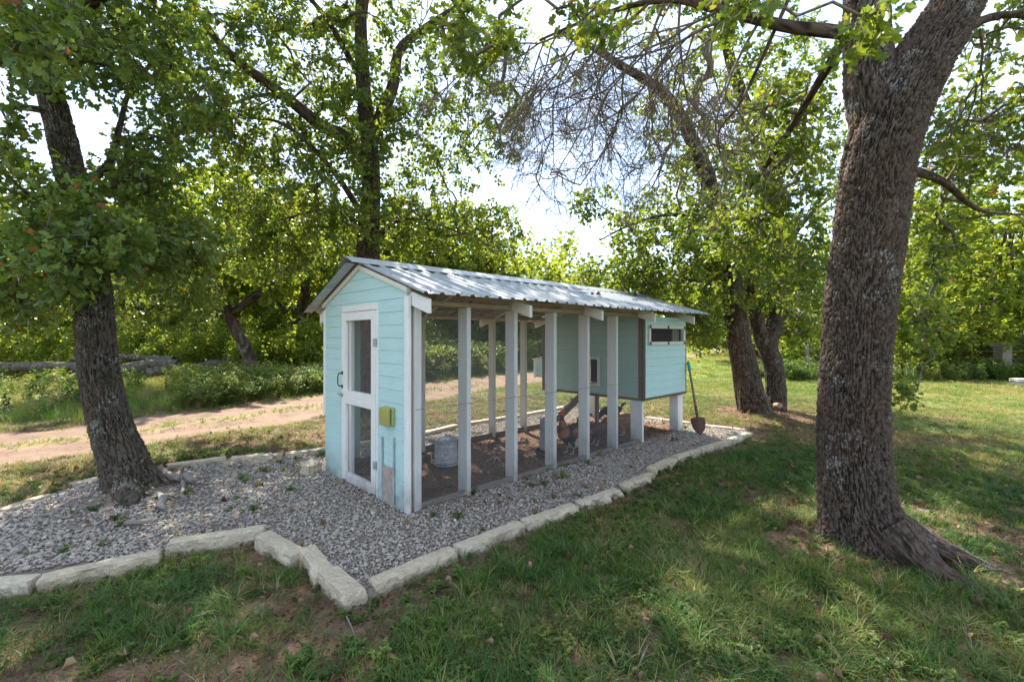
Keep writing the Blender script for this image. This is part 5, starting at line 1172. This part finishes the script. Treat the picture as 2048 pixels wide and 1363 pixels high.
def featherm(name, c1, c2, c3, sc=40):
    t = NT(name); v = t.n('TexVoronoi'); v.inputs['Scale'].default_value = sc; t.L.new(t.map((.6, 1, 1)), v.inputs[0]); n = t.noise(t.obj(), 9, 4, .6)
    c = t.mix(t.rng(v.outputs[0], .1, .8), c1, c2); c = t.mix(t.rng(n, .48, .62), c, c3)
    return t.done(t.pr(c, .5, 0, t.bump(v.outputs[0], .7, .006)))
M_COMB = plain('red_comb', (.45, .03, .03), .5, 0, .15); M_BEAK = plain('beak_horn', (.42, .30, .14), .5); M_EYE = plain('eye', (.02, .01, .01), .15)
M_LEG = plain('scaly_leg', (.45, .38, .26), .6)
def chicken(loc, rz, sc, label, cols, neck, tailh, comb=1., pose='stand', cat='chicken', name='hen', light_leg=False):
    root = empty(name, (loc[0], loc[1], float(H(np.array([loc[0]]), np.array([loc[1]]))[0])+.005), rz, label, cat); root.scale = (sc, sc, sc)
    fm = featherm(name+'_feathers', *cols); nm = featherm(name+'_neck', *neck); tl = 1.
    if pose == 'stand': head = (.135, .41); nk = [(.105, .235, .062, .075), (.125, .30, .043, .05), (.135, .355, .031, .034)]
    else: head = (.24, .085); nk = [(.14, .215, .058, .06), (.185, .165, .042, .045), (.222, .115, .031, .034)]
    # body, neck and head as one skin: rump -> breast -> neck -> skull
    rings = [(-.175, .285, .012, .012), (-.15, .275, .045, .040), (-.10, .25, .078, .075), (-.03, .225, .092, .092), (.04, .21, .090, .098), (.085, .215, .078, .09)]+nk+[(head[0]+.004, head[1]-.022, .024, .026), (head[0]+.01, head[1], .024, .026), (head[0]+.026, head[1]+.004, .018, .019), (head[0]+.036, head[1]-.002, .006, .007)]
    sweep_body('body', rings, fm, root)
    sweep_body('neck_hackle', [(nk[0][0]-.012, nk[0][1]-.02, nk[0][2]*1.12, nk[0][3]*1.10), (nk[0][0], nk[0][1]+.01, nk[0][2]*1.08, nk[0][3]*1.06), (nk[1][0], nk[1][1], nk[1][2]*1.14, nk[1][3]*1.14), (nk[2][0], nk[2][1], nk[2][2]*1.1, nk[2][3]*1.12), (head[0]+.004, head[1]-.02, .022, .024)], nm, root, 14)
    hx, hz = head
    mb = MB(); fw = Vector((1, 0, -.35 if pose == 'stand' else -1)).normalized(); b = Vector((hx+.03, 0, hz-.002)); mb.tube([b, b+fw*.014, b+fw*.028], [.0075, .0055, .001], 8); mb.obj('beak', M_BEAK, root)
    mb = MB(); pr = [(.028, .012), (.034, .034), (.020, .026), (.014, .048), (.002, .034), (-.008, .050), (-.016, .032), (-.026, .034), (-.022, .014)]; q = [(hx+a*comb, hz+.004+(z)*comb) for a, z in pr]+[(hx-.012, hz+.012), (hx+.02, hz+.012)]
    V_ = [(a, -.003, z) for a, z in q]+[(a, .003, z) for a, z in q]; m = len(q); mb.add(V_, [tuple(range(m)), tuple(range(m, 2*m))[::-1]]+[(i, i+m, (i+1) % m+m, (i+1) % m) for i in range(m)]); mb.obj('comb', M_COMB, root)
    for s_ in (1, -1):
        mb = MB(); mb.lathe([(.0, -.030*comb), (.007, -.024*comb), (.008, -.014*comb), (.003, 0), (0, .002)], 8, (hx+.022, s_*.008, hz-.012)); mb.obj('wattle', M_COMB, root, True)
        mb = MB(); mb.lathe([(0, -.004), (.003, -.0028), (.004, 0), (.003, .0028), (0, .004)], 8, (hx+.016, s_*.021, hz+.006)); mb.obj('eye', M_EYE, root, True)
        V_ = []; F = []; nn = 9                               # folded wing
        for i in range(nn):
            t = i/(nn-1); xx = .075-.215*t; ww = .062*math.sin(pi*min(.98, t*.85+.12)); zc = .238+.012*t
            V_ += [(xx, s_*(.089-.05*max(0, t-.45)*1.6), zc+ww*.75), (xx-.01, s_*(.101-.055*max(0, t-.45)*1.6), zc), (xx-.022, s_*(.090-.05*max(0, t-.45)*1.6), zc-ww)]
        for i in range(nn-1): F += [(3*i, 3*i+1, 3*i+4, 3*i+3), (3*i+1, 3*i+2, 3*i+5, 3*i+4)]
        MB().add(V_, F).obj('wing', nm if name == 'rooster' else fm, root, True)
        mb = MB(); hip = Vector((.0, s_*.042, .17)); knee = Vector((.025, s_*.044, .115)); ank = Vector((-.005, s_*.044, .075)); ft = Vector((.012, s_*.045, .006))
        mb.tube([hip, knee, ank], [.036, .024, .010], 10); mb.obj('thigh', fm, root, True)
        mb = MB(); mb.tube([ank, ank.lerp(ft, .5), ft], [.0075, .006, .007], 8)
        for a in (-.5, 0, .5, pi): mb.tube([ft, ft+Vector((cos(a)*.028, sin(a)*.028, .0)), ft+Vector((cos(a)*.052, sin(a)*.052, -.004))] if a != pi else [ft, ft+Vector((-.022, 0, -.003))], [.006, .005, .002] if a != pi else [.005, .002], 6)
        mb.obj('leg', M_LEG, root, True)
    for i in range(14 if tailh > .1 else 9):                    # tail feathers, each a curved blade
        sp = (i-(13 if tailh > .1 else 8)/2)/7.; L = tailh*random.uniform(1.3, 1.8) if tailh > .1 else .12*random.uniform(.9, 1.2); mb = MB(); V_ = []; k = 7
        for j in range(k):
            t = j/(k-1); ang = 1.05-1.9*t*(1 if tailh > .1 else .25)+sp*.15; xx = -.15-L*(.30*t+.32*t*t); zz = .275+L*(.95*t-(.75 if tailh > .1 else .30)*t*t)+.004*i; w = .014*math.sin(pi*min(.95, t*.8+.2)); yy = sp*.045*(1+t)
            V_ += [(xx, yy-.003, zz+w), (xx-.004, yy+.003+.004*sp, zz-w)]
        mb.add(V_, [(2*j, 2*j+1, 2*j+3, 2*j+2) for j in range(k-1)]); mb.obj('tail_feather', fm if tailh < .1 else M_BLKF, root, True)
    return root
M_BLKF = featherm('black_tail', (.012, .018, .018), (.03, .04, .035), (.02, .03, .04))
BLK = ((.02, .017, .016), (.045, .035, .03), (.03, .024, .022)); COP = ((.22, .06, .02), (.33, .12, .035), (.10, .035, .02)); BUF = ((.30, .15, .06), (.40, .22, .10), (.22, .11, .05)); DRK = ((.06, .03, .018), (.13, .06, .03), (.03, .02, .016))
p = gp(1141, 903); chicken((p[0], p[1]), radians(222), 1.2, 'black and copper rooster with a tall red comb beside the feeder', BLK, COP, .17, 1.6, 'stand', 'rooster', 'rooster')
p = gp(1192, 888); chicken((p[0], p[1]), radians(215), .95, 'dark brown hen pecking just right of the rooster', DRK, ((.16, .06, .03), (.22, .10, .05), (.08, .04, .03)), .06, .6, 'peck')
p = gp(1248, 869); chicken((p[0], p[1]), radians(150), 1.05, 'reddish buff hen standing in front of the hen house leg', BUF, BUF, .06, .8, 'stand')
p = gp(1224, 846); chicken((p[0], p[1]), radians(160), 1.0, 'small black hen under the hen house behind the last post', BLK, BLK, .06, .5, 'peck')
# galvanised fount
p = gp(892, 928); w = empty('poultry_waterer', (p[0], p[1], 0), 0, 'galvanised drum waterer with a faded label standing in the run', 'waterer')
mb = MB(); mb.lathe([(.125, .03), (.135, .035), (.134, .10), (.138, .105), (.134, .11), (.132, .215), (.136, .22), (.132, .225), (.130, .285), (.134, .293), (.126, .300), (.122, .302)], 40); mb.obj('drum', M_GALV, w, True)
mb = MB(); pr = [(.124, .302), (.12, .308), (.08, .320), (.05, .327), (.028, .331), (0, .331)]; V_ = []; F = []; n = 60
for j, (r_, z_) in enumerate(pr):
    for kk in range(n): th = 2*pi*kk/n; V_.append((r_*cos(th), r_*sin(th), z_+.0035*sin(th*15)*(1 if 0 < j < 4 else 0)))
for j in range(len(pr)-1):
    for kk in range(n): F.append((j*n+kk, j*n+(kk+1) % n, (j+1)*n+(kk+1) % n, (j+1)*n+kk))
mb.add(V_, F); mb.obj('ribbed_lid', M_GALV, w, True)
mb = MB(); mb.lathe([(0, .330), (.034, .330), (.036, .341), (.020, .345), (.018, .350), (.022, .353), (.020, .358), (0, .359)], 20); mb.obj('knob', M_GALV, w, True)
mb = MB(); mb.lathe([(0, .002), (.142, .002), (.150, .010), (.152, .030), (.148, .031), (.143, .012), (.12, .010)], 40); mb.obj('tray', M_GALV, w, True)
def decal(mb, r, z0, z1, a0, a1, n=10):
    V_ = []; 
    for i in range(n+1): a = a0+(a1-a0)*i/n; V_ += [(r*cos(a), r*sin(a), z0), (r*cos(a), r*sin(a), z1), (r*cos(a)*.985, r*sin(a)*.985, z0), (r*cos(a)*.985, r*sin(a)*.985, z1)]
    mb.add(V_, [(4*i, 4*i+4, 4*i+5, 4*i+1) for i in range(n)]+[(4*i+2, 4*i+3, 4*i+7, 4*i+6) for i in range(n)]+[(4*i+1, 4*i+5, 4*i+7, 4*i+3) for i in range(n)])
    return mb
lb = decal(MB(), .1365, .118, .208, -1.85, -1.02).obj('label', M_LABEL, w); mb = MB()
for z_, a0, a1 in ((.186, -1.72, -1.5), (.186, -1.4, -1.2), (.148, -1.66, -1.18), (.136, -1.6, -1.3)): decal(mb, .1372, z_, z_+.010, a0, a1, 6)
mb.obj('print', M_PINK, lb)
mb = MB(); P = [(.150*cos(a), .150*sin(a), .052+.03*sin(a*1.0+2.3)) for a in np.linspace(2.4, 5.2, 14)]; P = [(-.15-.02, -.0, .11)]+[(q[0]*1.17, q[1]*1.17, q[2]) for q in P[3:]]; mb.tube(P, [.0042]*len(P), 6); mb.obj('bail_handle', M_WHITEP, w, True)
p = gp(1096, 908); w = empty('poultry_feeder', (p[0], p[1], .0), 0, 'tall open topped galvanised tube feeder on a brown pan beside the third post', 'feeder')
mb = MB(); mb.lathe([(.103, .07), (.106, .08), (.105, .44), (.108, .445), (.105, .452), (.099, .445), (.098, .09)], 36); mb.obj('tube', M_GALV, w, True)
mb = MB(); mb.lathe([(0, .0), (.15, .0), (.165, .02), (.168, .062), (.160, .064), (.155, .022), (.10, .02)], 36); mb.obj('pan', M_RUST, w, True)
mb = MB(); mb.tube([(.1*cos(a), 0, .45+.09*sin(a)) for a in np.linspace(0, pi, 12)], [.002]*12, 5); mb.obj('bail_handle', M_WIRE, w, True)
# shovel leaning at the end of the hen house
tip = np.array([*gp(1401, 870, 0), .0]); top = np.array([*xy(5.165, -.045), 1.095])
w = empty('shovel', tuple(tip), 0, 'rusty round point shovel with a teal grip leaning on the hen house end', 'shovel')
ax = Vector(top-tip).normalized(); Lh = (Vector(top)-Vector(tip)).length; s_ = Vector((-.93, .25, 0)).cross(ax).normalized(); s_ = Vector(DU.tolist()+[0])*.0+Vector((.93, -.38, 0)); s_ = (s_-ax*s_.dot(ax)).normalized(); nrm = ax.cross(s_)
def sp(a, b, c): return ax*a+s_*b+nrm*c
out = [(0, .002), (.03, .032), (.07, .066), (.13, .092), (.19, .104), (.24, .106), (.27, .098), (.285, .05), (.29, .018)]
V_ = []; F = []; nc = 8
for (a, b) in out:
    for j in range(nc+1): t = -1+2*j/nc; V_.append(sp(a, b*t, -.028*(1-t*t)*min(1, b/.09)-.0+.02*math.sin(a*9)))
m = len(V_); V_ += [v-nrm*.003 for v in V_]
for i in range(len(out)-1):
    for j in range(nc): q = i*(nc+1)+j; F += [(q, q+1, q+nc+2, q+nc+1), (q+m, q+nc+1+m, q+nc+2+m, q+1+m)]
MB().add(V_, F).obj('blade', M_RUST, w, True)
mb = MB(); mb.tube([sp(.20, 0, -.012), sp(.29, 0, -.004), sp(.36, 0, .0), sp(.46, 0, .0)], [.010, .019, .021, .020], 12); mb.obj('socket', M_RUST, w, True)
mb = MB(); mb.tube([sp(.44, 0, 0), sp(.8, 0, .004), sp(Lh-.14, 0, 0)], [.0185, .0175, .0165], 12); mb.obj('handle', rawwood('shovel_handle', (.22, .15, .08), 2), w, True)
mb = MB(); mb.tube([sp(Lh-.17, 0, 0), sp(Lh-.15, 0, 0), sp(Lh-.08, 0, 0), sp(Lh-.02, 0, 0), sp(Lh, 0, 0)], [.020, .024, .026, .025, .012], 14); mb.obj('grip', M_TEALP, w, True)
# weathered root wood and sticks
def stick(name, pts, rr, label, cat, mat=M_DRIFT, n=9, seed=0, flat=1.):
    P, Rr = catmull(pts, rr, max(.03, rr[0]*.6)); B = P[0]; r = np.random.default_rng(seed); o = (fbm(np.arange(len(P))[:, None]*.35, np.arange(n)[None]*1.3, seed)-.5)*Rr[:, None]*.55
    v, f = tube_arrays(P-B, Rr, n, o); mb = MB().add(v, [tuple(int(i) for i in q) for q in f]+[tuple(range(n))[::-1], tuple(range(len(v)-n, len(v)))]); 
    ob = mb.obj(name, mat, None, True); ob.location = tuple(B); return tag(ob, label, cat)
def g3(px, py, z=.02): q = gp(px, py, z); return (q[0], q[1], z)
rt = empty('tree_root', g3(330, 945, .0), 0, 'grey weathered dead root curling over the gravel beside the leaning trunk', 'dead root')
def rpart(pts, rr, nm='root_arm', seed=0):
    P, Rr = catmull(pts, [q*.72 for q in rr], .02); P = P-np.array(rt.location); n = 10; o = (fbm(np.arange(len(P))[:, None]*.4, np.arange(n)[None]*1.3, seed)-.5)*Rr[:, None]*1.1
    v, f = tube_arrays(P, Rr, n, o); MB().add(v, [tuple(int(i) for i in q) for q in f]+[tuple(range(n))[::-1], tuple(range(len(v)-n, len(v)))]).obj(nm, M_DRIFT, rt, True)
rpart([g3(300, 945, .06), g3(318, 938, .09), g3(340, 950, .07), g3(362, 956, .05)], [.035, .05, .04, .045], seed=1)
rpart([g3(360, 955, .05), g3(372, 950, .07), g3(385, 962, .03)], [.05, .065, .03], 'root_knuckle', 2)
rpart([g3(362, 950, .06), g3(365, 938, .14), g3(370, 930, .2)], [.03, .022, .008], seed=3)
rpart([g3(340, 940, .06), g3(352, 934, .10), g3(364, 930, .11)], [.03, .03, .012], seed=4)
rpart([g3(366, 960, .03), g3(366, 978, .025), g3(360, 990, .015), g3(372, 1000, .01)], [.025, .022, .018, .008], seed=5)
stick('dead_root', [g3(316, 985, .03), g3(326, 996, .05), g3(322, 1010, .03), g3(330, 1016, .02)], [.015, .035, .03, .012], 'small pale dead root stub in the gravel in front of the weathered root', 'dead root', seed=7)
stick('dead_root', [g3(362, 990, .02), g3(375, 998, .02)], [.02, .006], 'thin pointed sliver of grey wood below the weathered root', 'dead root', seed=8)
mb = MB(); a = np.array(g3(250, 1044, .02)); b_ = np.array(g3(312, 1040, .02)); mb.beam(a-a, b_-a, .05, .022); o = mb.obj('board_offcut', M_GREYW[0]); o.location = tuple(a); tag(o, 'grey board offcut half buried in the gravel in front of the leaning trunk', 'board')
stick('fallen_twig', [g3(693, 1232, -.06), g3(704, 1255, -.05), g3(712, 1278, -.07)], [.004, .004, .003], 'thin straight straw coloured twig lying on the lawn below the corner stone', 'twig', M_DRIFT, 5, 9)
stick('fallen_twig', [g3(1296, 1288, -.07), g3(1286, 1310, -.05), g3(1276, 1336, -.08)], [.004, .005, .003], 'crooked pale lichened twig in the grass at the bottom of the lawn', 'twig', M_DRIFT, 5, 10)
bc = xy(1.55, .62)
for i, (a, l, lab) in enumerate(((.3, .28, 'forked dry stick on the litter behind the waterer'), (1.3, .22, 'bent dry stick crossing the forked one in the run'), (2.4, .2, 'short curved dry stick nearest the mesh in the run'))):
    stick('dry_stick', [(bc[0]-cos(a)*l/2, bc[1]-sin(a)*l/2, .02), (bc[0], bc[1], .06), (bc[0]+cos(a)*l/2, bc[1]+sin(a)*l/2, .03)], [.006, .009, .005], lab, 'stick', M_GREYW[0], 6, 20+i)
# fallen logs at the edge of the wood
for i, (a, b_, r0, r1, lab) in enumerate((((-19.9, 17.4, .35), (-14.9, 17.3, .22), .20, .24, 'long grey fallen log reaching in from the left edge'), ((-17.6, 18.3, .62), (-13.3, 18.0, .60), .12, .16, 'thin fallen trunk resting on top of the log pile'), ((-14.9, 17.4, .25), (-12.9, 17.7, .45), .24, .20, 'thick dark log sloping up behind the leaning trunk'), ((-13.3, 16.7, .18), (-12.1, 16.9, .2), .2, .2, 'short log end in front of the pile'),
        ((-12.6, 18.0, .25), (-11.3, 18.3, .35), .2, .22, 'grey log just right of the leaning trunk'), ((-11.2, 18.2, .33), (-9.9, 18.4, .22), .23, .16, 'rounded log end farthest right in the pile'), ((-11.9, 18.9, .62), (-10.0, 19.0, .55), .09, .07, 'reddish branch lying across the right hand logs'))):
    a = np.array(a); b_ = np.array(b_); mid = (a+b_)/2+np.array([0, .1, .08]); stick('fallen_log', [a, mid, b_], [r0*.8, (r0+r1)/2*.85, r1*.8], lab, 'log', M_LOG, 12, 30+i)['group'] = 'fallen logs at the edge of the wood'
# wire fence at the right, and the far field fence
def fence(name, label, posts, ph, pr, wires, wr, pm):
    root = empty(name, (posts[0][0], posts[0][1], 0), 0, label, 'fence'); o = np.array([posts[0][0], posts[0][1], 0])
    for (x, y, h_, r_) in posts: MB().box((x-o[0]-r_, y-o[1]-r_, -.2), (x-o[0]+r_, y-o[1]+r_, h_), .01).obj('post', pm, root)
    for z in wires:
        mb = MB(); mb.tube([np.array([x, y-r_-.006, z-.02*sin(i*1.3)])-o for i, (x, y, h_, r_) in enumerate(posts)], [wr]*len(posts), 4); mb.obj('wire', M_WIRE, root)
    return root
fr_ = fence('wire_fence', 'wire fence on dark timber posts in front of the trees at the right', [(11.6, 18.0, 1.3, .05), (14.6, 17.2, 1.35, .06), (17.35, 16.2, 1.28, .17), (19.9, 15.8, 1.3, .06), (23.0, 15.2, 1.3, .06)], 1.3, .06, (.25, .5, .75, 1.0, 1.22), .006, M_GREYW[2])
fr2 = fence('field_fence', 'low wire field fence with many pickets at the far end of the lawn', [(13.6+i*1.4, 40.-i*.05, 1.25, .035) for i in range(13)], 1.2, .03, (.2, .4, .6, .8, 1.0, 1.2), .008, M_GREYW[2])
w = empty('hitching_rail', (14.2, 21.4, 0), 0, 'weathered post and rail standing left of the thick trunk', 'rail')
MB().box((-.12, -.1, -.2), (.12, .1, 1.0), .015).obj('post', M_GREYW[2], w); MB().box((1.75, -.1, -.2), (1.97, .1, 1.0), .015).obj('post', M_GREYW[2], w); MB().box((-.2, -.13, .86), (2.1, -.03, 1.02), .012).obj('rail', M_GREYW[0], w)
for i, lab in enumerate(('lower of two pale boards lying by the fence at the right edge', 'upper of two pale boards lying by the fence at the right edge')):
    q = gp(2062, 772); o = MB().box((-.55, -.15, 0), (.55, .15, .1), .01).obj('board', M_CREAM[0]); o.location = (q[0]+i*.1, q[1]+i*.06, .0+i*.13); tag(o, lab, 'board')
# leaves and twigs caught on the roof
for i, (u, v, lab) in enumerate(((2.86, .33, 'small dead twig lying on the roof sheets near the middle'), (3.2, .36, 'curled brown leaf lying on the roof right of the twig'))):
    q = xy(u, v); z = roof_z(v)+.03
    if i == 0: stick('fallen_twig', [(q[0]-.07, q[1], z), (q[0], q[1]+.02, z+.015), (q[0]+.08, q[1], z+.004)], [.003, .004, .002], lab, 'twig', M_TWIGD, 5, 50)
    else:
        mb = MB(); leafquad(mb, (0, 0, 0), (1, .3, .3), (0, .4, 1), .07, .05, .5); leafquad(mb, (-.03, .01, 0), (-1, .5, .4), (0, .4, 1), .05, .04, .5); o = mb.obj('dead_leaf', plain('dead_leaf', (.14, .07, .04), .8)); o.location = (q[0], q[1], z); tag(o, lab, 'leaf')
